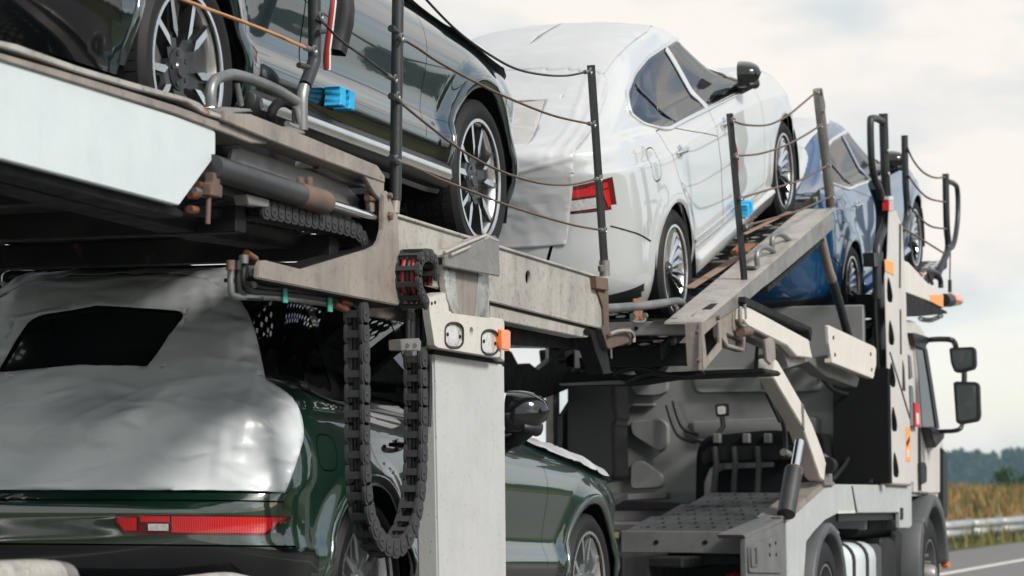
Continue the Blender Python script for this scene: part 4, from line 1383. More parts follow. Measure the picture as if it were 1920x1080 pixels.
# deck edge beam running forward to the hinge
tplate('edge_beam', [(420, 208), (436, 205), (440, 212), (471, 214), (573, 254), (708, 310), (722, 330), (722, 343), (690, 331), (600, 298), (505, 262), (420, 226)], -.03, .10, 'steel_beige')
tplate('edge_gusset', [(683, 330), (721, 342), (719, 381), (702, 362), (690, 341)], -.025, .02, 'steel_beige')
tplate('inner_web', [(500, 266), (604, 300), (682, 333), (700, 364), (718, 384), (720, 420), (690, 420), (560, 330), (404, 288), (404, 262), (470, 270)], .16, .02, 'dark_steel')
tplate('edge_flange', [(601, 300), (682, 332), (690, 346), (690, 352), (640, 338), (598, 316)], .04, .10, 'steel_grey')
tplate('inner_plate', [(451, 277), (648, 342), (674, 372), (675, 392), (600, 380), (430, 308), (436, 280)], .07, .015, 'steel_grey')
tplate('pin_plate', [(690, 358), (718, 366), (718, 400), (696, 398)], .0, .02, 'steel_beige')
tube_px('pin', [(688, 371), (700, 373)], .012, 'rusty')
# hydraulic ram lying along the deck
ram = empty('hydraulic_ram', P(500, 345, YS)); ram.parent = T
ram.matrix_parent_inverse = Matrix.Translation(T.location).inverted()
tube_px('ram_barrel', [(396, 313), (560, 365)], .042, 'cylinder_grey', ram, n=20)
q0, q1 = P(560, 365, YS), P(611, 381, YS)
dq = (q1 - q0).normalized()
MB().tube([q0, q0 + dq * .004, q1 - dq * .02, q1 - dq * .004, q1 + dq * .004], [.042, .0435, .0435, .040, .026], 20).build('ram_gland', 'rusty', ram, 40)
tube_px('ram_rod', [(608, 380), (706, 410)], .019, 'chrome', ram, n=16)
tube_px('ram_eye', [(702, 407), (722, 414)], .026, 'dark_steel', ram, n=14)
for x in (565, 582): tplate('ram_lug', [(x - 4, 352), (x - 4, 336), (x, 330), (x + 5, 332), (x + 6, 356)], -.012, .012, 'rusty', parent=ram)
tplate('ram_bracket', [(399, 322), (413, 327), (413, 345), (418, 348), (417, 371), (394, 366), (394, 346), (399, 340)], -.02, .03, 'rusty')
tube_px('bracket_pin', [(391, 368), (389, 420)], .009, 'rusty')
for k, (x, y) in enumerate([(375, 345), (369, 356), (362, 363), (377, 360), (361, 390)]):
    o = tube_px('hose_fitting', [(x - 6, y + 2), (x + 7, y + 4)], .013, 'copper' if k % 2 == 0 else 'galvanised', Y=YS + .02)
# dark belly of the rear deck seen from below
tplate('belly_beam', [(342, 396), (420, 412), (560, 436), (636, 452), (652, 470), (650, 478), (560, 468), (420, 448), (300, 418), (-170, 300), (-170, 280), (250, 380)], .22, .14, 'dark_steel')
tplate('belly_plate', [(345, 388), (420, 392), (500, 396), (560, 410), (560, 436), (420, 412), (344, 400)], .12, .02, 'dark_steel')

# energy chains of separate links
def link_mesh(pitch, h, w):
    key = ('link', pitch, h, w)
    if key in CACHE: return CACHE[key]
    mb = MB()
    t = .010
    L = pitch * 1.14
    out = rrect(0, 0, L, h, min(L, h) * .34, 5)
    inn = rrect(0, 0, L * .72, h * .72, min(L, h) * .25, 5)
    for y0, y1, yo in ((0, t, -1), (w - t, w, 1)):
        mb.prism(out, 'Y', y0, y1)
    mb.prism(inn, 'Y', -.004, .0)
    mb.lathe([(0, -.0075), (.008, -.0075), (.010, -.004)], (0, 0, 0), 'Y', 10, 1)
    for z in (-h * .40, h * .40):
        mb.box((0, w / 2, z), (pitch * .36, w - 2 * t, .010))
    o = mb.build('chain_link', ['chain_plastic', 'chain_pin'], None, 40)
    me = o.data
    bpy.data.objects.remove(o)
    CACHE[key] = me
    return me
def energy_chain(name, pts, Y, pitch, h, w, hoses=2, hose_mats=('hose_black',)):
    path = smooth_path([P(x, y, Y) for x, y in pts], 12)
    e = empty(name, path[0]); e.parent = T
    e.matrix_parent_inverse = Matrix.Translation(T.location).inverted()
    me = link_mesh(pitch, h, w)
    acc, k = 0.0, 0
    nxt = 0.0
    for i in range(1, len(path)):
        a, b = path[i - 1], path[i]
        l = (b - a).length
        while nxt <= acc + l:
            p = a.lerp(b, (nxt - acc) / max(l, 1e-6))
            t = (b - a).normalized()
            o = bpy.data.objects.new('chain_link', me); COL.objects.link(o)
            o.parent = e
            yv = Vector((0, 1, 0)); zv = t.cross(yv).normalized(); yv = zv.cross(t)
            m4 = Matrix((t, yv, zv)).transposed().to_4x4()
            m4.translation = p - path[0]
            o.matrix_local = m4
            nxt += pitch
        acc += l
    for j in range(hoses):
        q = [p + Vector((0, .02 + (w - .04) * (j + .5) / hoses, 0)) for p in path]
        MB().tube(q, min(.011, w / hoses * .3), 6).build('hose', hose_mats[j % len(hose_mats)], e, 60)
    return e
energy_chain('energy_chain', [(500, 393), (527, 398), (561, 405), (594, 412), (625, 419), (656, 427), (671, 434), (682, 447), (686, 462)], YS + .02, .0585, .066, .09)
tplate('chain_guide', [(462, 364), (505, 374), (505, 388), (498, 388), (466, 384)], .01, .05, 'steel_grey')
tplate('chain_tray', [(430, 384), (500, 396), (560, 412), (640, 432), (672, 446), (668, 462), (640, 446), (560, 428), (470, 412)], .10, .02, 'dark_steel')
energy_chain('energy_chain', [(685, 588), (686, 640), (687, 700), (687, 760), (687, 830), (689, 892), (692, 930), (697, 964), (706, 992), (718, 1014), (733, 1025), (748, 1027), (762, 1016), (774, 997), (783, 970), (789, 940), (793, 907), (795, 870), (796, 810), (796, 740), (795, 668)], YS - .03, .0735, .078, .072, 2)
energy_chain('energy_chain', [(800, 566), (789, 540), (787, 510), (791, 488), (802, 478), (814, 484), (820, 505), (820, 535)], YS - .13, .050, .050, .10, 3, ('hose_red', 'hose_black', 'hose_red'))
cb = slab('chain_clamp', [P(x, y, YS - .045) for x, y in [(751, 637), (786, 634), (790, 640), (789, 658), (752, 657)]], (0, .05, 0), 'steel_grey', T)
for x in (763, 777): tube_px('bolt', [(x, 648), (x + .4, 648.2)], .010, 'galvanised', cb, Y=YS - .052)

# bracket plate under the hinge, with its folded flange
br = tplate('bracket_plate', [(484, 522), (485, 500), (490, 489), (500, 488), (566, 505), (692, 467), (706, 460), (713, 449), (718, 430), (719, 366), (724, 357), (730, 361), (734, 376), (738, 388), (746, 403), (749, 466), (756, 526), (757, 560), (747, 573)], -.04, .02, 'steel_beige', bevel=.004)
fl = MB()
for a, b in (((490, 489), (566, 505)), ((566, 505), (692, 467)), ((692, 467), (713, 449)), ((713, 449), (718, 430)), ((718, 430), (719, 362)), ((486, 520), (745, 571))):
    A, B = P(a[0], a[1], YS - .02), P(b[0], b[1], YS - .02)
    z = Vector((0, 0, .012))
    fl.add([A, B, B + Vector((0, .13, 0)), A + Vector((0, .13, 0)), A - z, B - z, B + Vector((0, .13, 0)) - z, A + Vector((0, .13, 0)) - z], [(0, 1, 2, 3), (7, 6, 5, 4), (0, 4, 5, 1), (1, 5, 6, 2), (2, 6, 7, 3), (3, 7, 4, 0)])
fl.build('bracket_flange', 'dark_steel', br)
for x, y, r in ((728, 367, .013), (729, 405, .017)):
    c = P(x, y, YS - .04)
    MB().lathe([(0, -.016), (r * .7, -.016), (r, -.010), (r, .0)], c, 'Y', 6).build('bolt', 'rusty', br)
# main side beam of the front half of the upper deck
hole = oval(990, 520, 4.5, 12)
tplate('main_beam', [(742, 402), (865, 439), (937, 463), (1113, 517), (1119, 540), (1130, 578), (1131, 608), (1126, 616), (1100, 610), (918, 565), (745, 522)], 0, .016, 'steel_light', [hole], .004)
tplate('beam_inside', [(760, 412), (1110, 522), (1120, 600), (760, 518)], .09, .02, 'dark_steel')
top = MB()
A, B = P(742, 401, YS), P(1114, 516, YS)
for q in range(1):
    top.add([A + Vector((0, -.012, 0)), B + Vector((0, -.012, 0)), B + Vector((0, .12, 0)), A + Vector((0, .12, 0)), A + Vector((0, -.012, -.012)), B + Vector((0, -.012, -.012)), B + Vector((0, .12, -.012)), A + Vector((0, .12, -.012))], [(0, 1, 2, 3), (7, 6, 5, 4), (0, 4, 5, 1), (1, 5, 6, 2), (2, 6, 7, 3), (3, 7, 4, 0)])
top.build('beam_top_flange', 'steel_light', T, bevel=.003)
tplate('beam_lip', [(918, 570), (1102, 616), (1103, 632), (1096, 633), (918, 597)], .02, .09, 'steel_light')
tube_px('bolt', [(1101, 622), (1101.5, 622.5)], .02, 'dark_steel', Y=YS + .0)
tplate('beam_seam', [(918, 565), (1103, 611), (1103, 616), (918, 571)], .015, .05, 'dark_steel', bevel=0)
tplate('end_plate', [(1119, 541), (1141, 546), (1143, 650), (1139, 653), (1128, 617), (1132, 609), (1131, 578)], -.01, .10, 'rusty')
tplate('post_bracket', [(1117, 517), (1140, 522), (1142, 545), (1119, 541)], -.03, .06, 'rusty')
tplate('end_knee', [(1104, 617), (1127, 617), (1138, 652), (1146, 700), (1132, 702), (1117, 660)], .02, .08, 'dark_steel')
# lashing arm sticking out at the front corner
A, B = P(1143, 643, YS - .01), P(1184, 630, YS - .01)
arm = MB().box((0, 0, 0), (.001, .001, .001))
arm = MB()
d = (B - A)
for s0, s1, hh in ((0, .92, .030), (.92, 1.0, .042)):
    a, b = A + d * s0, A + d * s1
    u, w = Vector((0, 0, hh)), Vector((.0, .08, 0))
    arm.add([a - u, a + u, b + u, b - u, a - u + w, a + u + w, b + u + w, b - u + w], [(0, 1, 2, 3), (7, 6, 5, 4), (0, 4, 5, 1), (1, 5, 6, 2), (2, 6, 7, 3), (3, 7, 4, 0)])
arm.build('lashing_arm', 'rusty', T, bevel=.004)
tube_px('arm_rod', [(1143, 627), (1158, 621), (1180, 621), (1188, 630), (1188, 642)], .009, 'steel_beige', Y=YS - .03)
tube_px('hanging_rod', [(1145, 645), (1146, 672)], .006, 'galvanised')
# cross bars and belly of the front half of the deck
for k in range(13):
    x = 2.4 + k * .80
    MB().box((x, Y_C, 2.02 - .03 * (x - 8.5) + .02), (.08, 2.3, .09)).build('cross_beam', 'dark_steel', T, bevel=.004)
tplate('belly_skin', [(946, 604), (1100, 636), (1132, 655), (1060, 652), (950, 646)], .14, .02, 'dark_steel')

# perforated wheel tracks of both decks
def track(name, x0, x1, y0, y1, z0, slope, parent, mat, pitch=.085, hole=.05, th=.012, lip=.05):
    """trough of sheet steel with rows of round holes"""
    mb = MB()
    nx = max(1, int((x1 - x0) / pitch)); ny = max(1, int((y1 - y0) / pitch))
    px_, py_ = (x1 - x0) / nx, (y1 - y0) / ny
    for i in range(nx):
        for j in range(ny):
            cx, cy = x0 + (i + .5) * px_, y0 + (j + .5) * py_
            sq, ci = [], []
            for k in range(8):
                w = 2 * math.pi * (k + .5) / 8
                c, s = math.cos(w), math.sin(w)
                m_ = max(abs(c), abs(s))
                sq.append((cx + c / m_ * px_ / 2, cy + s / m_ * py_ / 2, 0)); ci.append((cx + c * hole / 2, cy + s * hole / 2, 0))
            if (i % 9) in (4, 5) or (j % 4) in (1, 2):
                mb.add(sq, [tuple(range(8))])
            else:
                mb.add(sq + ci, [(k, (k + 1) % 8, 8 + (k + 1) % 8, 8 + k) for k in range(8)])
    mb.box(((x0 + x1) / 2, y0, -.02), (x1 - x0, .012, lip * 1.6)); mb.box(((x0 + x1) / 2, y1, -.02), (x1 - x0, .012, lip * 1.6))
    mb.v = [(v[0], v[1], z0 + v[2] + (v[0] - x0) * slope) for v in mb.v]
    o = mb.build(name, mat, parent, 30)
    return o
UZ = lambda x: 2.222 - math.tan(R(1.1)) * (x - 8.05)
for y0 in (3.86, 5.36): track('wheel_track', 1.6, 11.55, y0, y0 + .64, UZ(1.6) - .015, -math.tan(R(1.1)), T, 'dark_steel')
MB().box((5.9, Y_C, UZ(5.9) - .05), (8.4, .90, .02), (0, R(1.1), 0)).build('deck_panel', 'dark_steel', T)
MB().box((6.6, 6.10, UZ(6.6) - .06), (10.0, .05, .26), (0, R(1.1), 0)).build('side_beam', 'dark_steel', T)
LZ = lambda x: .375 - math.tan(R(1.7)) * (x - 9.75)
for y0 in (3.89, 5.39): track('wheel_track', 8.2, 13.4, y0, y0 + .64, LZ(8.2) - .015, -math.tan(R(1.7)), T, 'dark_steel')
MB().box((10.8, Y_C, .20), (5.6, 1.7, .10), (0, R(1.7), 0)).build('chassis_frame', 'dark_steel', T)

# lifting pillar
pil = tplate('pillar', [(814, 664), (946, 684), (950, 1110), (823, 1110)], 0, .09, 'pillar_white', bevel=.008)
tplate('pillar_guide', [(800, 570), (812, 570), (815, 664), (823, 1110), (806, 1110), (803, 664)], .06, .05, 'hose_black', parent=pil)
tplate('pillar_seam', [(812, 652), (938, 671), (946, 678), (946, 684), (814, 664)], .012, .06, 'dark_steel', parent=pil, bevel=0)
sg = tplate('lamp_panel', [(804, 562), (811, 557), (835, 549), (837, 586), (936, 599), (939, 604), (938, 668), (933, 670), (822, 652), (815, 647), (806, 590)], -.06, .03, 'sign_white', [rrect(851, 629, 33, 46, 14), oval(884, 622, 3.5, 9), rrect(918, 642, 31, 46, 14)], .003)
tplate('panel_backing', [(800, 566), (830, 548), (840, 552), (842, 583), (943, 598), (946, 604), (946, 678), (938, 672), (814, 652)], -.026, .09, 'sign_white', parent=sg)
for cx, cy, w, h in ((851, 629, 31, 44), (918, 642, 29, 43)):
    ln = tplate('side_lamp', rrect(cx, cy, w, h, 13), -.052, .02, 'lamp_clear', parent=sg, bevel=.004)
    for s in (-1, 1):
        c = P(cx + s * (w / 2 - 4), cy + s * 2, YS - .054)
        MB().lathe([(0, -.003), (.007, -.003), (.008, .004)], c, 'Y', 8).build('screw', 'dark_steel', ln)
        if s > 0: MB().tube([P(x, y, YS - .060) for x, y in rrect(cx, cy, w + 3, h + 3, 14, 6)], .005, 6, closed=True).build('lamp_seal', 'rubber', ln, 60)
for x, y in ((809, 569), (815, 567)):
    c = P(x, y, YS - .06); MB().lathe([(0, -.004), (.006, -.004), (.007, .002)], c, 'Y', 8).build('screw', 'dark_steel', sg)
tplate('marker_lamp', [(939, 617), (958, 619), (958, 656), (954, 658), (940, 656)], -.075, .06, 'lamp_orange', parent=sg, bevel=.006)
col = tplate('inner_column', [(850, 490), (900, 502), (892, 600), (858, 594)], -.028, .025, 'steel_beige')
tplate('grease_strip', [(829, 495), (853, 500), (861, 590), (850, 590), (838, 560)], -.030, .025, 'grease', parent=col)
tplate('grease_strip', [(897, 510), (917, 515), (918, 600), (889, 598)], -.030, .025, 'grease', parent=col)
tplate('pillar_cap', [(834, 476), (918, 441), (930, 442), (936, 449), (938, 519), (834, 499)], -.075, .012, 'steel_grey', bevel=.004)
cap = MB()
for a, b in (((834, 476), (918, 441)), ((918, 441), (936, 449))):
    A, B = P(a[0], a[1], YS - .077), P(b[0], b[1], YS - .077)
    u, w = Vector((0, .24, 0)), Vector((0, 0, -.014))
    cap.add([A, B, B + u, A + u, A + w, B + w, B + u + w, A + u + w], [(0, 1, 2, 3), (7, 6, 5, 4), (0, 4, 5, 1), (1, 5, 6, 2), (2, 6, 7, 3), (3, 7, 4, 0)])
cap.build('cap_top', 'steel_light', T, bevel=.003)
for pts in ([(833, 474), (872, 457), (912, 441)], [(845, 478), (880, 463)]):
    tube_px('weld_bead', pts, .007, 'steel_light', Y=YS - .085)

# hoses and pipes left of the bracket and by the pillar
for pts, r, mat in (([(432, 500), (433, 545), (440, 555), (470, 557), (530, 559), (620, 571), (652, 582), (672, 605), (678, 640)], .011, 'galvanised'),
                    ([(445, 502), (447, 545), (455, 556), (490, 558)], .011, 'hose_black'),
                    ([(457, 490), (456, 530), (470, 545), (511, 549), (575, 556), (633, 563), (662, 575), (675, 596), (679, 640)], .014, 'hose_black'),
                    ([(469, 505), (473, 528), (490, 538), (540, 543), (620, 555), (655, 566), (674, 588), (681, 630)], .012, 'hose_black')):
    tube_px('hose', pts, r, mat, Y=YS + .03)
for a, b, r, mat in (((432, 488), (432, 506), .015, 'rusty'), ((445, 489), (445, 506), .015, 'hose_black'), ((457, 478), (457, 494), .016, 'galvanised'), ((462, 476), (478, 486), .014, 'copper'), ((474, 484), (482, 494), .012, 'clip_teal'), ((469, 498), (471, 516), .017, 'galvanised'), ((470, 522), (475, 536), .015, 'galvanised'), ((636, 564), (656, 570), .015, 'copper'), ((626, 570), (648, 580), .014, 'copper')):
    tube_px('hose_fitting', [a, b], r, mat, Y=YS + .02)
for x, y0 in ((536, 540), (620, 557)): tplate('cable_tie', [(x - 4, y0), (x + 3, y0 + 1), (x + 4, y0 + 28), (x - 4, y0 + 27)], .012, .004, 'clip_teal', bevel=0)
tube_px('arm', [(600, 511), (645, 490), (690, 464)], .028, 'dark_steel', Y=YS + .14)
for k, (x, y0, y1) in enumerate(((765, 578, 640), (772, 582, 640), (784, 576, 636), (792, 570, 650))):
    tube_px('hose', [(x + 10 * (k == 3), y0), (x, y0 + 20), (x, y1)], .011 if k < 3 else .014, 'hose_black', Y=YS + .01)
    if k < 3: tube_px('hose_fitting', [(x, y0 + 4), (x, y0 + 20)], .015, 'dark_steel', Y=YS + .01)
tube_px('hose', [(797, 640), (800, 670), (806, 700), (804, 800)], .010, 'hose_black', Y=YS + .02)
tube_px('hose', [(806, 562), (797, 572), (795, 600), (796, 640)], .012, 'hose_black', Y=YS - .01)
tplate('back_plate', [(690, 580), (800, 545), (800, 610), (690, 592)], .16, .02, 'steel_beige')

# wheel guard hoops standing on the deck edge
tube_px('guard_hoop', [(396, 200), (395, 172), (402, 152), (420, 143), (446, 141), (505, 162), (548, 186), (556, 197), (557, 238)], .019, 'galvanised', Y=YS + .04, n=12)
tube_px('hoop_stay', [(444, 156), (452, 198)], .010, 'galvanised', Y=YS + .05)
tube_px('guard_hoop', [(509, 232), (510, 210), (519, 196), (534, 192), (552, 200)], .018, 'dark_steel', Y=YS + .14, n=12)
tube_px('hoop_stay', [(553, 200), (562, 240)], .009, 'galvanised', Y=YS + .03)
tplate('hoop_foot', [(404, 206), (422, 200), (470, 204), (476, 209), (430, 212), (404, 212)], .0, .09, 'steel_grey')
tplate('hoop_foot', [(530, 240), (545, 236), (572, 246), (573, 251), (552, 250)], -.02, .09, 'steel_grey')
tube_px('hoop_pin', [(538, 232), (556, 241)], .011, 'galvanised', Y=YS - .01)

# stanchions with sagging wire ropes
def stanchion(pts, r, mat='post_black', Y=YS + .02, n=12):
    return tube_px('post', pts, r, mat, Y=Y, n=n)
s1 = stanchion([(589, -60), (590, 90), (588, 118), (572, 160)], .024, Y=YS + .03)
tube_px('post_socket', [(570, 162), (566, 185), (566, 244)], .022, 'galvanised', s1, Y=YS + .03)
tube_px('post_pin', [(560, 122), (578, 126)], .010, 'post_black', s1, Y=YS)
tube_px('post_pin', [(608, 59), (596, 60)], .009, 'post_black', s1, Y=YS)
s2 = stanchion([(747, -60), (741, 376)], .0235)
tube_px('post_socket', [(741, 374), (739, 400)], .020, 'steel_beige', s2, Y=YS + .02)
for y in (54, 181, 297):
    tube_px('post_pin', [(735, y), (745, y + 6)], .010, 'post_black', s2, Y=YS - .01)
    tube_px('post_pin', [(733, y - 1), (737, y + 1)], .014, 'post_black', s2, Y=YS - .012)
s3 = MB()
s3 = stanchion([(1108, 122), (1133, 492)], .0205, n=4)
tube_px('post_socket', [(1133, 488), (1134, 518)], .026, 'steel_grey', s3, Y=YS + .02)
tube_px('post_pin', [(1126, 498), (1127, 508)], .014, 'galvanised', s3, Y=YS)
def clamps(o, pts, Y, r):
    """pressed ferrule and eye where a rope meets its post"""
    for a, b in ((pts[-1], pts[-2]), (pts[0], pts[1])):
        A, B = P(a[0], a[1], Y), P(b[0], b[1], Y)
        d = (B - A).normalized()
        MB().tube([A + d * .015, A + d * .055], r * 1.9, 8).build('rope_ferrule', 'galvanised', o, 60)
        MB().tube([A + Vector((.014 * math.cos(t), -.012, .014 * math.sin(t))) for t in [2 * math.pi * i / 10 for i in range(10)]], r * .9, 5, closed=True).build('rope_eye', 'galvanised', o, 60)
def rope(pts, mat, r=.0055, Y=YS):
    o = tube_px('wire_rope', pts, r, mat, Y=Y, n=6, sub=8)
    clamps(o, pts, Y, r)
    return o
rope([(300, -20), (345, 0), (420, 28), (500, 58), (584, 94)], 'cable_orange', .006)
rope([(780, -28), (800, 0), (855, 56), (905, 94), (960, 126), (1010, 139), (1060, 142), (1103, 134)], 'cable_dark')
rope([(748, 70), (780, 88), (820, 115), (880, 148), (945, 180), (1035, 216), (1110, 233)], 'cable_brown')
rope([(741, 180), (760, 200), (850, 271), (905, 305), (960, 329), (1017, 344), (1070, 346), (1122, 335)], 'cable_brown')
rope([(738, 299), (780, 315), (825, 336), (900, 365), (960, 388), (1067, 420), (1131, 432)], 'cable_brown')
rope([(596, 30), (637, 74), (690, 112), (736, 148)], 'cable_dark', .005)  # added rope; stands in for a dark line reflected in the door paint
# foot of a folded loading ramp in the bottom corner
tube_px('ramp_tube', [(-40, 1088), (60, 1083), (100, 1085)], .046, 'steel_light', Y=YS - .35, n=20)
tube_px('ramp_tube_end', [(98, 1085), (118, 1089)], .048, 'steel_grey', Y=YS - .35, n=20)
tube_px('ramp_tube', [(330, 1101), (420, 1091), (470, 1099)], .03, 'steel_light', Y=YS - .2, n=16)

# ------------------------------------------------------------------ the truck: cab, chassis, tilting ramp, over-cab deck
truck = empty('truck', (17.5, Y_C, 0), label='pale grey car transporter truck with twin mirrors and a steep steel ramp', cat='truck')
K = truck
def kplate(name, poly, dy, th, mat, holes=(), bevel=0.003, parent=None):
    return plate(name, poly, YS + dy, th, mat, parent or K, holes, bevel)
def xplate(name, poly, X, th, mat, holes=(), bevel=0.003, parent=None):
    """plate standing across the truck on the plane X"""
    return slab(name, [PX(x, y, X) for x, y in poly], (th, 0, 0), mat, parent or K, [[PX(x, y, X) for x, y in h] for h in holes], bevel)
def ktube(name, pts, r, mat, dy=0.0, parent=None, n=10, sub=5):
    return tube_px(name, pts, r, mat, parent or K, YS + dy, n, sub)

# ---- ramp under the white saloon
SL = math.tan(R(17.9))
RZ = lambda x: 2.105 + SL * (x - 14.30)
for y0 in (3.95, 5.30): track('wheel_track', 13.75, 17.75, y0, y0 + .64, RZ(13.75) - .02, SL, K, 'dark_steel', pitch=.11, hole=.062)
for k in range(9):
    x = 13.95 + k * .45
    MB().box((x, Y_C, RZ(x) - .03), (.05, 2.0, .035), (0, -R(17.9), 0)).build('deck_rib', 'steel_grey', K, bevel=.003)
for y in (4.62, 4.70): MB().tube([(13.9, y, RZ(13.9) - .005), (17.6, y, RZ(17.6) - .005)], .012, 8).build('deck_rod', 'galvanised', K)
# lashing straps over the ramp
def strap(name, a, b, w, mat, th=.006):
    a, b = Vector(a), Vector(b)
    d = (b - a).normalized(); s = d.cross(Vector((0, 0, 1))).normalized() * w / 2
    n = Vector((0, 0, th))
    return MB().add([a - s, a + s, b + s, b - s, a - s + n, a + s + n, b + s + n, b - s + n], [(0, 3, 2, 1), (4, 5, 6, 7), (0, 1, 5, 4), (1, 2, 6, 5), (2, 3, 7, 6), (3, 0, 4, 7)]).build(name, mat, K, bevel=.001)
strap('lashing_strap', P(1292, 541, 3.98), P(1388, 480, 3.98), .06, 'wood_strap')
strap('lashing_strap', P(1395, 440, 3.98), P(1480, 398, 3.98), .035, 'wood_strap')
# outer side beam of the ramp: flat top flange, web and open box end
tb = MB()
ed = [((1315, 604), (1293, 600)), ((1400, 533), (1372, 535)), ((1563, 391), (1531, 386))]
A, B = P(1317, 603, YS - .01), P(1563, 391, YS - .01)
tb_poly = [A, B, B + Vector((-.05, .21, 0)), A + Vector((-.02, .21, 0))]
slab('ramp_flange', tb_poly, (0, 0, -.014), 'steel_light', K)
d = (B - A)
for t0, t1, n_ in ((.34, .55, 6), (.66, .97, 14)):
    for i in range(n_):
        t = t0 + (t1 - t0) * i / (n_ - 1)
        c = A + d * t + Vector((0, .085 + (.02 if n_ > 6 else 0), .0005))
        MB().box(c, (.055, .026, .004), (0, -math.atan2(d.z, d.x), 0)).build('flange_slot', 'liner_black', K)
for t0, yy in ((.06, .12), (.11, .06), (.13, .13)):
    c = A + d * t0 + Vector((0, yy, .001)); MB().box(c, (.16, .06, .004), (0, -math.atan2(d.z, d.x), 0)).build('flange_pad', 'dark_steel', K)
kplate('ramp_web', [(1316, 606), (1562, 393), (1561, 430), (1545, 445), (1452, 524), (1430, 540), (1400, 566), (1352, 597), (1316, 620)], .0, .014, 'steel_grey')
kplate('ramp_web_lower', [(1440, 538), (1545, 447), (1547, 452), (1440, 548)], .02, .05, 'dark_steel')
kplate('ramp_box', [(1314, 606), (1352, 590), (1354, 655), (1319, 696), (1313, 694)], -.012, .014, 'steel_beige', [[(1321, 628), (1347, 604), (1349, 642), (1326, 672)]])
xplate('ramp_end', [(1283, 607), (1315, 605), (1319, 695), (1289, 696)], P(1316, 640, YS - .012).x - .012, .012, 'steel_beige')
kplate('ramp_box_back', [(1316, 608), (1352, 592), (1354, 655), (1319, 694)], .16, .012, 'dark_steel')
kplate('ramp_bracket', [(1350, 592), (1362, 585), (1396, 566), (1400, 600), (1398, 640), (1396, 660), (1365, 651), (1353, 634)], .02, .05, 'steel_beige', [[(1362, 625), (1394, 640), (1394, 652), (1366, 644)]], .006)
ktube('bracket_bolt', [(1388, 622), (1404, 622)], .03, 'rusty', -.02)
ktube('bracket_pin', [(1388, 575), (1388, 606), (1396, 612)], .011, 'steel_grey', -.03)
ktube('bracket_pin', [(1396, 570), (1397, 598)], .011, 'steel_grey', -.03)
# cross beam at the foot of the ramp and wheel stop behind the saloon's wheel
cbx = P(1290, 615, YS + .1).x
MB().box((cbx, 4.95, P(1290, 615, YS + .1).z), (.10, 2.3, .075)).build('cross_beam', 'steel_grey', K, bevel=.004)
for y in (4.08, 4.30): MB().lathe([(0, -.054), (.012, -.054), (.012, -.04)], (cbx, y, P(1290, 615, YS + .1).z), 'X', 10).build('bolt_hole', 'liner_black', K)
MB().box((cbx + .12, 4.95, P(1290, 606, YS + .1).z + .02), (.32, 2.2, .014)).build('cross_plate', 'dark_steel', K, bevel=.003)
MB().box((cbx + .25, 4.15, P(1290, 660, YS + .1).z), (.16, .60, .12)).build('cross_beam', 'dark_steel', K, bevel=.006)
ws = ktube('wheel_stop', [(1120, 580), (1200, 574), (1264, 566), (1277, 568), (1282, 578), (1282, 600)], .024, 'galvanised', .25, n=12)
ktube('wheel_stop_foot', [(1266, 572), (1270, 602)], .012, 'galvanised', .22, ws)
kplate('wheel_stop_foot', [(1256, 600), (1284, 596), (1288, 601), (1258, 606)], .18, .10, 'galvanised', parent=ws)
kplate('lashing_strap', [(1188, 560), (1204, 559), (1206, 600), (1190, 601)], .24, .006, 'strap_orange', bevel=.001)
bk = ktube('strap_buckle', [(1184, 594), (1186, 603), (1206, 603), (1209, 594)], .009, 'galvanised', .22)
for x in (1186, 1208): ktube('buckle_bolt', [(x, 592), (x + 2, 592)], .016, 'galvanised', .21, bk)
# two guard hoops on the ramp
for pts, r in (([(1420, 500), (1419, 478), (1424, 466), (1437, 464), (1449, 471), (1455, 486), (1456, 500)], .017), ([(1448, 468), (1448, 446), (1455, 440), (1465, 440), (1477, 448), (1483, 460), (1485, 474)], .017)):
    ktube('guard_hoop', pts, r, 'galvanised', .04, n=12)
kplate('hoop_foot', [(1416, 499), (1456, 497), (1458, 503), (1418, 505)], .02, .06, 'galvanised')
kplate('hoop_foot', [(1446, 480), (1482, 470), (1486, 474), (1450, 486)], .03, .06, 'galvanised')
ktube('hoop_rod', [(1440, 490), (1470, 460)], .009, 'galvanised', .06)
kplate('tool', [(1383, 470), (1395, 458), (1418, 455), (1420, 461), (1404, 472), (1386, 480)], .16, .05, 'strap_orange', bevel=.01)
# stanchions of the ramp with ropes
p1 = ktube('post', [(1368, 213), (1398, 551)], .0205, 'post_black', .03, n=4)
for x, y in ((1370, 224), (1377, 298), (1386, 374), (1394, 448)): MB().lathe([(0, -.028), (.006, -.028), (.007, -.02)], P(x, y, YS + .03), 'Y', 8).build('post_rivet', 'copper', p1)
p2 = ktube('post', [(1533, 168), (1556, 366)], .034, 'steel_grey', .03, n=12)
ktube('post_socket', [(1555, 364), (1557, 388)], .030, 'rusty', .03, p2)
ktube('post_clip', [(1538, 166), (1545, 190), (1546, 208), (1540, 206)], .005, 'galvanised', .0, p2)
for pts in ([(1370, 225), (1398, 234), (1440, 234), (1475, 218), (1505, 194), (1531, 172)], [(1377, 292), (1420, 289), (1465, 276), (1505, 256), (1537, 236)], [(1386, 372), (1440, 356), (1500, 338), (1553, 309)], [(1395, 424), (1440, 412), (1500, 394), (1558, 368)]):
    clamps(ktube('wire_rope', pts, .0065, 'cable_brown', .0, n=6, sub=8), pts, YS, .0065)
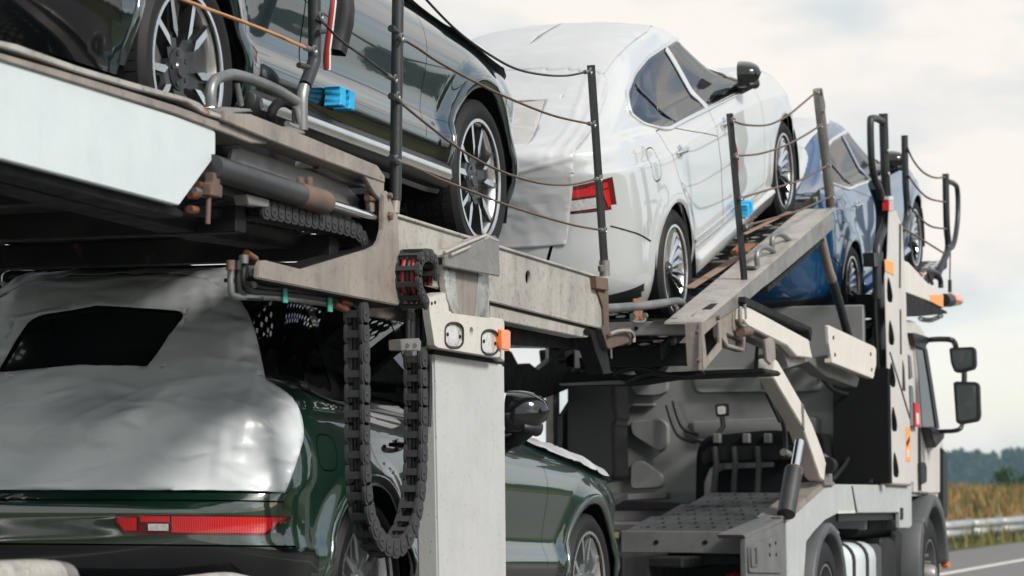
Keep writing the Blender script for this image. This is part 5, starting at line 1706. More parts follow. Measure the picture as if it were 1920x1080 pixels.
# raking strut from the ramp to the chassis, its ram, and the lift arm
ktube('raking_post', [(1536, 432), (1552, 500), (1560, 524)], .033, 'steel_beige', .05, n=12)
ktube('raking_post', [(1558, 518), (1574, 570), (1590, 628)], .031, 'post_black', .05, n=12)
kplate('lift_arm', [(1394, 578), (1402, 574), (1478, 616), (1517, 637), (1519, 652), (1524, 672), (1494, 668), (1476, 648), (1404, 612), (1393, 600)], -.03, .05, 'cream_white', bevel=.006)
kplate('lift_arm_flange', [(1398, 556), (1404, 559), (1522, 614), (1523, 624), (1521, 640), (1516, 620), (1402, 574), (1396, 566)], -.04, .12, 'dark_steel')
kplate('lift_arm_rear', [(1404, 616), (1463, 642), (1496, 668), (1524, 672), (1556, 664), (1612, 708), (1607, 726), (1600, 724), (1548, 705), (1516, 678), (1478, 690), (1470, 660), (1404, 630)], .02, .10, 'steel_grey', bevel=.004)
kplate('strut_plate', [(1434, 638), (1448, 632), (1453, 640), (1455, 672), (1446, 684), (1438, 676)], -.05, .02, 'steel_beige', bevel=.004)
st = kplate('strut', [(1452, 672), (1458, 676), (1504, 756), (1524, 797), (1542, 845), (1549, 868), (1545, 902), (1538, 896), (1506, 802), (1450, 708)], -.03, .10, 'cream_white', bevel=.006)
kplate('strut_seam', [(1503, 756), (1507, 758), (1509, 806), (1505, 800)], -.034, .006, 'steel_grey', parent=st, bevel=0)
kplate('strut_foot', [(1548, 850), (1558, 858), (1562, 905), (1566, 911), (1546, 911), (1543, 880)], -.02, .05, 'steel_grey', bevel=.006)
ktube('strut_pin', [(1549, 872), (1556, 873)], .055, 'dark_steel', -.03)
ktube('ram_rod', [(1499, 828), (1489, 886)], .030, 'chrome', -.02, n=16)
ktube('ram_barrel', [(1488, 882), (1474, 964)], .056, 'cylinder_grey', -.02, n=18)
ktube('ram_gland', [(1489, 880), (1487, 892)], .058, 'rusty', -.02, n=18)
wp = kplate('wing_plate', roundpoly([(1552, 609), (1557, 611), (1640, 650), (1643, 655), (1643, 684), (1637, 709), (1560, 679), (1554, 645)], [3, 0, 4, 3, 3, 4, 4, 3]), -.08, .02, 'cream_white', bevel=.004)
for x, y in ((1562, 633), (1565, 665), (1632, 664), (1634, 693)): MB().lathe([(0, -.006), (.012, -.006), (.013, .002)], P(x, y, YS - .08), 'Y', 8).build('bolt', 'dark_steel', wp)
kplate('wing_plate_fold', [(1560, 672), (1640, 702), (1637, 710), (1560, 680)], -.088, .05, 'cream_white', bevel=.003, parent=wp)

# ---- chassis side skirt
kplate('side_skirt', [(1565, 908), (1709, 910), (1710, 985), (1706, 990), (1687, 990), (1686, 961), (1572, 962), (1547, 975), (1527, 996), (1512, 1016), (1507, 1090), (1476, 1090), (1474, 982), (1546, 916)], 0, .03, 'skirt_grey', bevel=.004)
kplate('skirt_seam', [(1597, 911), (1599, 911), (1608, 960), (1605, 960)], -.003, .01, 'rubber', bevel=0)
kplate('skirt_handle', [(1690, 952), (1694, 952), (1694, 974), (1690, 974)], -.01, .014, 'rubber')
kplate('chipped_paint', [(1572, 957), (1580, 959), (1592, 958), (1604, 957), (1604, 962), (1572, 963)], -.004, .01, 'line_paint', bevel=0)
kplate('skirt_top', [(1465, 970), (1545, 905), (1565, 904), (1565, 909), (1546, 915), (1474, 981)], -.004, .16, 'steel_beige')
kplate('skirt_cavity', [(1476, 930), (1500, 928), (1524, 930), (1494, 954), (1476, 966)], .10, .05, 'dark_steel')
kplate('side_box', [(1396, 1008), (1472, 976), (1475, 1090), (1398, 1090)], .0, .03, 'box_grey', bevel=.005)
lt = kplate('box_door', roundpoly([(1404, 1024), (1466, 1000), (1468, 1075), (1405, 1074)], 5), -.012, .012, 'box_grey', bevel=.003)
kplate('latch', roundpoly([(1409, 1026), (1421, 1021), (1427, 1030), (1427, 1050), (1422, 1062), (1410, 1064)], 3), -.022, .01, 'galvanised', [[(1413, 1030), (1419, 1028), (1420, 1058), (1414, 1059)]], parent=lt)
for x, y in ((1443, 1022), (1454, 1018), (1443, 1040), (1455, 1040)): MB().lathe([(0, -.005), (.010, -.005), (.011, .002)], P(x, y, YS - .012), 'Y', 8).build('rivet', 'dark_steel', lt)
kplate('box_top', [(1394, 1003), (1470, 970), (1474, 976), (1398, 1010)], -.004, .16, 'box_grey')
kplate('tail_lamp', oval(1380, 1080, 10, 8), .2, .03, 'lamp_red', bevel=.003)
MB().box((17.6, Y_C, .62), (7.0, 1.3, .30)).build('chassis_rail', 'dark_steel', K, bevel=.01)
MB().box((16.2, Y_C + .1, .72), (3.2, 1.9, .06)).build('chassis_deck', 'dark_steel', K, bevel=.01)
# stepped wheel track on the tail of the truck, with slotted plates
x0 = P(1394, 1008, YS + .12).x
for k in range(3):
    L_, tl = .66, .15
    xa = x0 + k * .70
    za = .875 + .072 * k
    for y0 in (YS + .14, YS + 1.45):
        y1 = y0 + .74
        holes = []
        for r_ in (.14, .38, .62, .86):
            for q in range(6):
                cy = y0 + .06 + (y1 - y0 - .12) * (q + .5) / 6 + (.03 if r_ in (.38, .86) else -.02)
                cx = L_ * r_
                holes.append([Vector((xa + cx + .048 * math.cos(a), cy + .032 * math.sin(a), za + tl * (cx + .048 * math.cos(a)))) for a in [2 * math.pi * i / 10 for i in range(10)]])
        slab('slotted_plate', [Vector((xa, y0, za)), Vector((xa + L_, y0, za + L_ * tl)), Vector((xa + L_, y1, za + L_ * tl)), Vector((xa, y1, za))], (0, 0, -.04), 'tread_steel', K, holes, 0)
        MB().tube([(xa + .01, y0, za - .012), (xa + .01, y1, za - .012)], .035, 10).build('plate_nose', 'tread_steel', K, 60)
for y0 in (YS + .14, YS + 1.45):
    b0 = MB().box((x0 - .02, y0 + .35, .83), (.05, .74, .13)).build('track_edge', 'box_grey', K, bevel=.005)
    for q in (.2, .5): MB().lathe([(0, -.030), (.014, -.030), (.014, -.02)], (x0 - .02, y0 + q, .83), 'X', 10).build('bolt_hole', 'liner_black', b0)
    MB().box((x0 + 1.3, y0 + .35, .75), (2.6, .70, .10)).build('track_frame', 'dark_steel', K)
kplate('track_cheek', [(1392, 1008), (1440, 968), (1470, 960), (1474, 972), (1398, 1006)], .06, .05, 'box_grey')
MB().box((x0 + .4, Y_C, .45), (.1, 2.2, .5)).build('tail_board', 'dark_steel', K, bevel=.01)

# ---- wheels and fenders
def truck_wheel(x, z, r, steer):
    w = empty('wheel', (x, YS + .02, z)); w.parent = K
    w.matrix_parent_inverse = Matrix.Translation(K.location).inverted()
    rr = r * .60
    def add(name, mb, mat, ang=35):
        o = mb.build(name, mat, None, ang); o.parent = w
        return o
    mb = MB().lathe([(rr, .01), (rr + .02, -.01), (r * .80, -.012), (r * .93, .0), (r * .985, .02), (r, .035), (r, .28), (r * .95, .30), (rr, .30)], n=56)
    for k in range(46):
        a0, a1 = 2 * math.pi * (k + .05) / 46, 2 * math.pi * (k + .85) / 46
        for y0, y1 in ((.02, .08), (.10, .16), (.18, .28)):
            vs = []
            for a in (a0, a1):
                for y in (y0, y1):
                    vs += [((r + .008) * math.cos(a), y, (r + .008) * math.sin(a)), ((r - .02) * math.cos(a), y, (r - .02) * math.sin(a))]
            mb.add(vs, [(0, 2, 6, 4), (0, 4, 5, 1), (2, 3, 7, 6), (0, 1, 3, 2), (4, 6, 7, 5)])
    add('tyre', mb, 'rubber_tyre')
    add('rim', MB().lathe([(rr + .004, -.004), (rr - .012, -.004), (rr - .02, .02), (rr - .03, .10), (r * .36, .12), (r * .30, .02 if not steer else .06), (0, .02 if not steer else .06)], n=48), 'galvanised', 30)
    hb = MB()
    if steer: hb.lathe([(0, -.05), (r * .14, -.05), (r * .17, -.03), (r * .20, .06)], n=24)
    else: hb.lathe([(0, .02), (r * .20, .02), (r * .22, .05)], n=24)
    for k in range(10):
        a = 2 * math.pi * k / 10
        hb.lathe([(0, .0), (.014, .0), (.016, .01), (.016, .07)], (r * .34 * math.cos(a), 0.02, r * .34 * math.sin(a)), 'Y', 6)
    add('hub', hb, 'steel_grey')
    return w
c = P(1748, 1068, YS)
FW = (c.x, .50)
truck_wheel(c.x, .47, .46, True)
c2 = P(1553, 1110, YS)
truck_wheel(c2.x, .41, .41, False)
def ring(name, cx, cz, r0, r1, a0, a1, y0, y1, mat, n=26):
    out = []
    for i in range(n + 1):
        a = R(a0 + (a1 - a0) * i / n); out.append((cx + r1 * math.cos(a), cz + r1 * math.sin(a)))
    for i in range(n, -1, -1):
        a = R(a0 + (a1 - a0) * i / n); out.append((cx + r0 * math.cos(a), cz + r0 * math.sin(a)))
    return MB().prism(out, 'Y', y0, y1).build(name, mat, K, 50, .012)
ring('fender', c.x, .50, .50, .60, 5, 140, YS - .03, YS + .40, 'fender_grey')
ring('fender_skirt', c.x - .02, .50, .505, .62, 138, 200, YS - .02, YS + .42, 'fender_grey', 12)
ring('fender', c2.x, .40, .45, .525, -5, 185, YS - .02, YS + .38, 'fender_grey')
MB().box((c.x, YS + .5, .55), (1.2, .04, .8)).build('wheel_house', 'liner_black', K)
# tank, air tanks and boxes between the axles
tk = MB()
tp = rrect(YS + .32, .52, .56, .50, .12, 6)
tk.prism([(p[0], p[1]) for p in tp], 'X', P(1583, 1040, YS + .06).x, P(1638, 1040, YS + .06).x)
tko = tk.build('fuel_tank', 'panel_white', K, 50, .02)
for px_ in (1597, 1622):
    xx = P(px_, 1040, YS + .05).x
    tp2 = rrect(YS + .32, .52, .585, .525, .13, 6)
    MB().prism([(p[0], p[1]) for p in tp2], 'X', xx - .03, xx + .03).build('tank_strap', 'rubber', tko, 50)
for k, (a, b, z0, z1, m_) in enumerate(((1640, 1660, .30, .74, 'fender_grey'), (1662, 1682, .25, .78, 'plastic_black'), (1684, 1700, .30, .82, 'plastic_black'))):
    xa, xb = P(a, 1000, YS + .1).x, P(b, 1000, YS + .1).x
    MB().box(((xa + xb) / 2, YS + .35, (z0 + z1) / 2), (xb - xa, .45, z1 - z0)).build('service_box', m_, K, bevel=.03)
ktube('air_tank', [(1590, 985), (1676, 985)], .085, 'dark_steel', .25, n=16)
kplate('valve_block', [(1628, 974), (1672, 972), (1674, 990), (1630, 994)], .14, .08, 'dark_steel', bevel=.01)
kplate('skirt_rib', [(1572, 962), (1686, 960), (1686, 974), (1572, 978)], .04, .02, 'plastic_black')

# ---- perforated column beside the cab
def drop(cx, cy, h, w):
    return [(cx + w * s_ * math.sin(math.pi * t) ** .8 * (t ** 1.2) * 1.5 + w * .25 * (1 - t) * 0, cy - h / 2 + h * t) for s_, ts in ((1, [i / 8 for i in range(9)]), (-1, [i / 8 for i in range(7, 0, -1)])) for t in ts]
def tear(cx, cy):
    base = [(-3, -22), (-1, -23.5), (2, -14), (5.5, 2), (7, 14), (6.5, 22), (3, 23.5), (-2, 22), (-4, 16), (-4.5, 0), (-4, -14)]
    return [(cx + a, cy + b) for a, b in base]
colp = kplate('cab_column', [(1667, 394), (1681, 395), (1684, 406), (1692, 424), (1695, 490), (1699, 560), (1701, 640), (1704, 720), (1706, 784), (1708, 908), (1668, 907), (1666, 860), (1664, 700), (1660, 560), (1659, 520), (1664, 480)], -.02, .006, 'paint_cab',
              [tear(1667.5, 544), tear(1670.5, 624), tear(1673, 703), tear(1676, 786), tear(1679, 872)], .001)
kplate('column_backing', [(1662, 500), (1694, 480), (1704, 800), (1706, 900), (1668, 900)], .06, .02, 'dark_steel')
kplate('column_seam', [(1668, 660), (1670, 660), (1708, 784), (1706, 785)], -.024, .006, 'rubber', bevel=0)
for pts in ([(1687, 420), (1690, 420), (1689, 540), (1687, 540)], [(1688, 580), (1690, 580), (1691, 664), (1689, 664)], [(1693, 676), (1696, 690), (1698, 733), (1693, 731)]):
    kplate('column_slot', pts, -.025, .01, 'rubber', bevel=0)
kplate('column_foot', [(1667, 905), (1708, 907), (1708, 911), (1667, 909)], -.03, .07, 'steel_beige')
kplate('marker_light', [(1667, 376), (1676, 376), (1676, 395), (1667, 395)], -.03, .05, 'lamp_red', bevel=.004)
kplate('marker_light', [(1667, 368), (1675, 368), (1676, 375), (1667, 375)], -.03, .05, 'lamp_clear', bevel=.004)
kplate('warning_sticker', [(1659, 486), (1676, 492), (1676, 516), (1660, 508)], -.024, .004, 'sticker_orange', bevel=0)
sk = kplate('warning_sticker', [(1699, 800), (1707, 802), (1707, 866), (1699, 864)], -.024, .004, 'sticker_orange', bevel=0)
kplate('sticker_mark', [(1700, 830), (1706, 818), (1706, 826), (1701, 838)], -.027, .003, 'dark_steel', parent=sk, bevel=0)
kplate('sticker_mark', [(1701, 845), (1705, 842), (1705, 856), (1701, 858)], -.027, .003, 'line_paint', parent=sk, bevel=0)
# loop handrail, post and hose bundle behind the column
ktube('post', [(1656, 213), (1660, 330), (1664, 390), (1660, 420), (1648, 450), (1644, 480), (1645, 560)], .034, 'post_black', .02, n=12)
ktube('handrail', [(1655, 228), (1645, 223), (1635, 222), (1632, 232), (1634, 300), (1640, 335), (1648, 352), (1652, 372)], .026, 'post_black', .02, n=12)
ktube('post', [(1640, 345), (1654, 395), (1652, 470), (1650, 560), (1652, 700), (1655, 790)], .050, 'hose_black', .06, n=12)
for k in range(4):
    ktube('hose', [(1640 + 4 * k, 560), (1646 + 4 * k, 680), (1650 + 4 * k, 790), (1652 + 4.5 * k, 850), (1648 + 4 * k, 880), (1630 + 3 * k, 906)], .013, 'hose_black', .05)
kplate('hose_clamp', [(1650, 832), (1668, 832), (1668, 843), (1650, 843)], .03, .05, 'steel_grey')
kplate('post_collar', [(1638, 474), (1656, 472), (1657, 500), (1640, 500)], .0, .08, 'post_black')
for y in (283, 326, 378): MB().lathe([(0, -.040), (.010, -.040), (.012, -.03)], P(1657 + (y - 283) * .03, y, YS + .02), 'Y', 8).build('post_rivet', 'line_paint', K)
# far post with ropes to the front stanchion
ktube('post', [(1696, 254), (1698, 340), (1701, 390), (1699, 415), (1690, 440), (1690, 520)], .026, 'post_black', .03, n=10)
ktube('post', [(1773, 326), (1775, 420), (1778, 460), (1774, 478), (1762, 505), (1758, 520)], .028, 'post_black', .03, n=10)
ktube('handrail', [(1776, 340), (1788, 344), (1795, 356), (1796, 400), (1792, 440), (1786, 462), (1778, 466)], .022, 'post_black', .03, n=10)
ktube('aerial', [(1782, 470), (1781, 515), (1781, 545)], .006, 'post_black', .03)
ktube('aerial_base', [(1781, 525), (1781, 548)], .016, 'post_black', .03)
for pts in ([(1700, 274), (1712, 300), (1730, 322), (1752, 333), (1772, 332)], [(1702, 327), (1720, 353), (1742, 372), (1773, 379)], [(1703, 381), (1720, 404), (1745, 424), (1774, 429)], [(1690, 426), (1730, 450), (1772, 476)]):
    ktube('wire_rope', pts, .008, 'cable_brown', .0, n=6, sub=8)

# ---- cab
cabx0, cabx1 = P(1700, 800, YS).x, P(1776, 900, YS).x
CB = MB()
side = [(1696, 604), (1712, 600), (1724, 604), (1734, 620), (1742, 668), (1750, 730), (1758, 800), (1770, 832), (1776, 850), (1777, 930), (1777, 974), (1766, 976), (1752, 945), (1737, 930), (1712, 930), (1712, 911), (1698, 911)]
sp = [P(x, y, YS + .03) for x, y in side]
slab('cab_body', sp, (0, 2.38, 0), 'paint_cab', K, bevel=.03)
kplate('cab_door', [(1714, 640), (1736, 640), (1748, 720), (1759, 802), (1770, 834), (1772, 925), (1744, 926), (1728, 924), (1726, 800), (1718, 700)], .015, .03, 'paint_cab', bevel=.01)
win = kplate('door_window', [(1718, 654), (1733, 656), (1744, 722), (1756, 802), (1730, 802), (1723, 704)], .008, .02, 'glass_clear', bevel=.004)
kplate('window_frame', [(1733, 654), (1739, 654), (1750, 722), (1762, 803), (1756, 804), (1744, 722)], .0, .04, 'plastic_black', bevel=.004)
kplate('sun_visor', [(1711, 624), (1716, 624), (1742, 632), (1745, 640), (1736, 650), (1733, 656), (1716, 648)], -.012, .06, 'plastic_black', bevel=.006)
kplate('rear_window', roundpoly([(1703, 664), (1708, 668), (1712, 708), (1706, 712)], 2), -.005, .035, 'glass_dark', bevel=.003)
kplate('rear_window', roundpoly([(1706, 722), (1712, 724), (1717, 798), (1707, 798)], 2), -.005, .035, 'glass_dark', bevel=.003)
rs = kplate('cab_sticker', [(1715, 755), (1724, 756), (1726, 801), (1716, 800)], -.012, .012, 'sticker_red', bevel=0)
kplate('sticker_mark', [(1718, 774), (1723, 775), (1724, 796), (1719, 795)], -.014, .003, 'line_paint', parent=rs, bevel=0)
kplate('door_handle', roundpoly([(1727, 866), (1735, 867), (1738, 876), (1738, 904), (1728, 907)], 2), -.0, .02, 'rubber', bevel=.004)
kplate('door_seam', [(1726, 800), (1727, 800), (1728, 920), (1726.5, 920)], .008, .02, 'rubber', bevel=0)
kplate('corner_panel', [(1768, 838), (1774, 846), (1777, 858), (1777, 974), (1768, 974)], -.01, .30, 'plastic_black', bevel=.015)
kplate('step_lamp', oval(1779, 1058, 4, 9), -.02, .05, 'lamp_orange', bevel=.01)
# mirrors: the arm sticks out towards the verge
MY = YS - .26
arm_o = tube_px('mirror_arm', [(1744, 637, .26), (1762, 636, .12), (1782, 637), (1790, 643), (1793, 656)], .022, 'post_black', K, MY)
tube_px('mirror_arm', [(1808, 690), (1808, 720)], .022, 'post_black', K, MY)
tube_px('mirror_arm', [(1804, 794), (1801, 803), (1788, 808, .06), (1756, 809, .26)], .018, 'post_black', K, MY)
kplate('mirror_bracket', [(1744, 802), (1754, 800), (1772, 812), (1770, 824), (1756, 840), (1750, 826)], -.06, .10, 'plastic_black', bevel=.01)
def truck_mirror(outline, glassp):
    b = slab('mirror_housing', [P(x, y, MY) + Vector((0, 0, 0)) for x, y in outline], (.0, .0, 0), 'plastic_black', K) if False else None
    Xm = P(outline[0][0], outline[0][1], MY).x
    b = slab('mirror_housing', [PX(x, y, Xm) for x, y in outline], (.10, 0, 0), 'plastic_black', K, bevel=.012)
    slab('mirror_glass', [PX(x, y, Xm - .004) for x, y in glassp], (.004, 0, 0), 'mirror_glass', b, bevel=0)
truck_mirror(roundpoly([(1779, 652), (1824, 650), (1828, 656), (1829, 684), (1826, 692), (1800, 699), (1789, 698), (1782, 680)], 5), roundpoly([(1785, 657), (1822, 656), (1823, 686), (1800, 693), (1792, 691), (1787, 678)], 5))
truck_mirror(roundpoly([(1787, 718), (1792, 715), (1830, 716), (1835, 722), (1837, 780), (1833, 790), (1800, 796), (1792, 792)], 5), roundpoly([(1793, 722), (1829, 722), (1831, 780), (1828, 784), (1802, 789), (1797, 786)], 5))
# over-cab deck with beacon
kplate('deck_side', [(1694, 488), (1704, 492), (1726, 516), (1745, 536), (1766, 548), (1769, 553), (1769, 578), (1741, 564), (1704, 550), (1697, 548)], -.01, .04, 'cream_white', bevel=.004)
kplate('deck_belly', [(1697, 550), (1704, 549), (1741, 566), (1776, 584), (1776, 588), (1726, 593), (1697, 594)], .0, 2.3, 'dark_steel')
kplate('deck_plate', [(1745, 553), (1768, 552), (1769, 577), (1745, 565)], -.016, .006, 'sticker_orange', bevel=0)
ktube('beacon_base', [(1769, 563), (1781, 563)], .055, 'plastic_black', .0, n=16)
bq = [P(1781, 562, YS), P(1783, 562, YS), P(1795, 561, YS), P(1797, 561, YS)]
MB().tube(bq, [.050, .056, .055, .045], 18).build('beacon', 'lamp_orange', K, 40, .004)
ktube('wheel_loop', [(1724, 516), (1730, 508), (1742, 507), (1756, 512), (1763, 525), (1764, 540)], .022, 'post_black', .02)
ktube('loop_stay', [(1738, 508), (1748, 532)], .014, 'post_black', .02)
kplate('reflector', [(1726, 512), (1736, 508), (1738, 514), (1730, 518)], -.0, .04, 'lamp_orange', bevel=.003)
cw = smooth_path([P(1725, 598, YS + .4), P(1745, 600, YS + .4), P(1765, 592, YS + .4)], 30)
coil = []
for i, p in enumerate(cw):
    a = i * 1.35
    coil.append(p + Vector((0, .02 * math.cos(a), .02 * math.sin(a))))
MB().tube(coil, .005, 5).build('coiled_lead', 'post_black', K, 60)
BLZ = lambda x: BLUE_LOC[2] + math.tan(R(13.4)) * (x - BLUE_LOC[0])
for y0 in (3.98, 5.28): track('wheel_track', 18.4, 23.0, y0, y0 + .60, BLZ(18.4) - .02, math.tan(R(13.4)), K, 'dark_steel', pitch=.12, hole=.07)
MB().box((20.6, 6.05, BLZ(20.6) - .08), (4.8, .06, .22), (0, -R(13.4), 0)).build('side_beam', 'dark_steel', K)

# ---- back of the cab with pressed panels, engine gear in front of it
BX = P(1668, 800, YS - .06).x
wall = MB().box((BX + .03, 4.92, 1.66), (.06, 2.20, 1.62)).build('cab_back', 'cab_back', K, bevel=.01)
def press(poly, r, proud=.045, inset=.75):
    """pressed relief: sloped flanks round a raised flat"""
    ring0 = [PX(x, y, BX) for x, y in roundpoly(poly, r, 6)]
    cx = sum((p.y for p in ring0)) / len(ring0); cz = sum((p.z for p in ring0)) / len(ring0)
    ring1 = [Vector((BX - proud * .7, cx + (p.y - cx) * .96, cz + (p.z - cz) * .96)) for p in ring0]
    ring2 = [Vector((BX - proud, cx + (p.y - cx) * .91, cz + (p.z - cz) * .91)) for p in ring0]
    n = len(ring0)
    mb = MB()
    mb.add(ring0 + ring1 + ring2, [(i, (i + 1) % n, n + (i + 1) % n, n + i) for i in range(n)] + [(n + i, n + (i + 1) % n, 2 * n + (i + 1) % n, 2 * n + i) for i in range(n)] + [tuple(range(2 * n, 3 * n))])
    return mb.build('pressed_panel', 'cab_back', wall, 30)
press([(1182, 790), (1240, 785), (1256, 795), (1256, 835), (1242, 850), (1186, 815)], 10)
press([(1184, 868), (1206, 862), (1246, 890), (1246, 915), (1184, 918)], 10)
press([(1180, 700), (1256, 700), (1254, 736), (1238, 742), (1190, 742)], 12)
press([(1290, 690), (1540, 690), (1540, 735), (1300, 738)], 12)
press([(1290, 790), (1540, 780), (1540, 820), (1500, 824), (1296, 828)], 12)
press([(1188, 757), (1230, 757), (1230, 761), (1188, 761)], 2, .04)
press([(1168, 926), (1256, 922), (1256, 934), (1168, 938)], 4, .05)
EX = BX - .35
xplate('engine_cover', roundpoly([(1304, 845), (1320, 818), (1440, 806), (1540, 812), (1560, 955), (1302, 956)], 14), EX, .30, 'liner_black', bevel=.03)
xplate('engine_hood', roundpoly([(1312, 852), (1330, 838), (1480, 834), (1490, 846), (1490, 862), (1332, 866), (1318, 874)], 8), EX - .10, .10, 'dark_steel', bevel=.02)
xplate('engine_pipe', roundpoly([(1320, 905), (1330, 878), (1350, 868), (1450, 866), (1450, 875), (1354, 880), (1338, 890), (1332, 940), (1320, 940)], 4), EX - .05, .06, 'steel_grey', bevel=.01)
for x in (1340, 1376, 1420): MB().tube([PX(x, 838, EX - .1), PX(x + 3, 870, EX - .12), PX(x - 2, 950, EX - .1)], .022, 8).build('engine_hose', 'hose_black', K)
xplate('work_lamp', roundpoly([(1340, 758), (1364, 756), (1365, 780), (1342, 782)], 4), EX + .1, .06, 'plastic_black', bevel=.01)
xplate('work_lamp_lens', roundpoly([(1345, 762), (1360, 761), (1361, 776), (1346, 777)], 4), EX + .094, .006, 'lamp_clear', bevel=0)
MB().tube([PX(1354, 782, EX + .12), PX(1356, 800, EX + .12), PX(1345, 815, EX + .1)], .020, 8).build('lamp_stay', 'plastic_black', K)
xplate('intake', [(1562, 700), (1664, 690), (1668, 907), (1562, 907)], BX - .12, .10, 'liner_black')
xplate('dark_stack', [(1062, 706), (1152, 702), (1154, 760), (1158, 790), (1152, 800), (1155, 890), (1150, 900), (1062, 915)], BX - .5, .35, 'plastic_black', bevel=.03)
xplate('shelf', [(1150, 938), (1300, 946), (1310, 957), (1150, 958)], BX - .5, .40, 'dark_steel', bevel=.01)
MB().box((BX - .6, Y_C + .6, .88), (1.4, 1.1, .06)).build('shelf', 'steel_grey', K, bevel=.01)
xplate('spark_orange', [(1451, 946), (1462, 946), (1463, 953), (1451, 953)], BX - .6, .04, 'lamp_orange', bevel=.004).name = 'warning_lamp'
# far side of the truck, seen through the gap
YF = 6.02
plate('support_bracket', [(930, 640), (960, 660), (972, 683), (994, 681), (1010, 694), (1037, 672), (1072, 676), (1086, 682), (1084, 722), (1037, 741), (1022, 747), (1000, 745), (930, 730)], YF, .06, 'dark_steel', K)
plate('support_post', [(1037, 640), (1049, 640), (1050, 900), (1038, 900)], YF + .08, .06, 'steel_beige', K)
plate('storage_box', roundpoly([(1058, 655), (1098, 652), (1098, 690), (1062, 690)], 4), YF, .2, 'dark_steel', K)
plate('cross_rail', [(960, 640), (1140, 640), (1140, 655), (960, 652)], YF, .05, 'dark_steel', K)
plate('shield_panel', [(1072, 690), (1160, 690), (1160, 940), (1052, 940), (1056, 780), (1075, 750)], YF - .06, .04, 'plastic_black', K)
# rusty lower frame at the back edge of the upper deck
LX = P(1310, 690, YS + .2).x
xplate('deck_frame', [(1047, 720), (1056, 706), (1066, 698), (1120, 696), (1182, 703), (1240, 698), (1432, 690), (1434, 700), (1240, 708), (1182, 717), (1150, 720)], LX + .1, .40, 'dark_steel', bevel=.008)
xplate('frame_edge', [(1047, 719), (1160, 713), (1172, 716), (1170, 720), (1050, 723)], LX + .06, .03, 'galvanised')
xplate('frame_box', roundpoly([(1085, 671), (1128, 668), (1130, 692), (1088, 694)], 2), LX + .2, .25, 'dark_steel', bevel=.01)
xplate('frame_box', [(1150, 655), (1200, 655), (1200, 692), (1150, 694)], LX + .5, .2, 'plastic_black', bevel=.01)
xplate('frame_box', [(1226, 650), (1236, 650), (1236, 694), (1226, 694)], LX + .5, .2, 'plastic_black', bevel=.01)
MB().tube([PX(1195, 700, LX + .3), PX(1240, 672, LX + .3), PX(1300, 664, LX + .3)], .05, 10).build('air_bag', 'rubber', K)

# air lines, brackets and fittings that crowd the space behind the cab and under the ramp
for pts, r in (([(1440, 640), (1432, 690), (1446, 740), (1470, 800), (1474, 860)], .016), ([(1424, 620), (1418, 680), (1430, 720), (1462, 790)], .012), ([(1530, 690), (1560, 730), (1610, 740), (1648, 720)], .014), ([(1560, 900), (1590, 860), (1600, 800), (1596, 730)], .016)):
    ktube('air_line', pts, r, 'hose_black', .22)
for x, y in ((1432, 690), (1440, 730), (1474, 850)): ktube('line_clip', [(x - 5, y - 2), (x + 5, y + 2)], .024, 'steel_grey', .21)
for x, y in ((1300, 622), (1303, 676), (1340, 596)): MB().lathe([(0, -.010), (.014, -.010), (.016, .004)], P(x + 6, y, YS - .02), 'Y', 6).build('bolt', 'rusty', K)
for pts in ([(1172, 716), (1220, 700), (1280, 706), (1320, 698)], [(1150, 700), (1190, 690), (1230, 696)]):
    MB().tube(smooth_path([PX(x, y, LX + .04) for x, y in pts], 6), .016, 7).build('air_line', 'hose_black', K, 60)
for x in (1345, 1400, 1440): MB().box(PX(x, 822, EX - .03), (.06, .05, .07)).build('valve', 'box_grey', K, bevel=.006)
for a, b in (((1250, 760), (1290, 800)), ((1262, 752), (1296, 786))): MB().tube(smooth_path([PX(a[0], a[1], BX - .08), PX((a[0] + b[0]) / 2, b[1] + 14, BX - .12), PX(b[0] + 14, b[1] + 30, BX - .10)], 6), .014, 7).build('coiled_lead', 'hose_black', K, 60)

# ------------------------------------------------------------------ blue foam blocks and tape on the car doors
def foam(name, pts_xz, sh, car_loc, car_rot, label):
    e = empty(name, car_loc, car_rot, label, 'foam block', 'foam blocks on door edges')
    x, z = pts_xz
    p, n = sh.hit(x, z)
    for sx, mat in ((-.055, 0), (.055, 0)):
        mb = MB()
        prof = [(a_ * .8, b_ * .85) for a_, b_ in [(-.045, -.045), (-.030, -.032), (-.034, -.016), (-.024, 0), (-.034, .016), (-.030, .032), (-.045, .045), (.045, .045), (.036, .026), (.040, 0), (.036, -.026), (.045, -.045)]]
        mb.prism([(x + sx * .8 + a * .95, z + b) for a, b in prof], 'Y', p.y - .075, p.y - .002)
        mb.build('foam_half', 'foam_blue', e, 40, .006, world_space=False)
    return e
foam('foam_block', (1.20, .455), sh_suv, DARK_LOC, DARK_ROT, 'bright blue foam block clipped on the near-black car door')
foam('foam_block', (1.60, .36), sh_sal, WHITE_LOC, WHITE_ROT, 'small blue foam block on the sill of the white saloon')
def tape(name, line, sh, loc, rot, label, w=.022):
    e = empty(name, loc, rot, label, 'tape', 'warning tape on door edges')
    strip_on(sh, [(a, b) for a, b in line], w, .006, False).build('white_half', 'tape_white', e, 60, world_space=False)
    strip_on(sh, [(a - w * .55, b) for a, b in line], w * .5, .010, False).build('red_half', 'hose_red', e, 60, world_space=False)
    return e
tape('door_tape', [(1.235, 1.05), (1.24, .90), (1.225, .80), (1.235, .66), (1.25, .58)], sh_suv, DARK_LOC, DARK_ROT, 'red and white tape hanging on the near-black car door', .030)
tape('door_tape', [(1.50, .86), (1.56, .74), (1.575, .60)], sh_sal, WHITE_LOC, WHITE_ROT, 'red and white tape on the front door of the white saloon', .018)
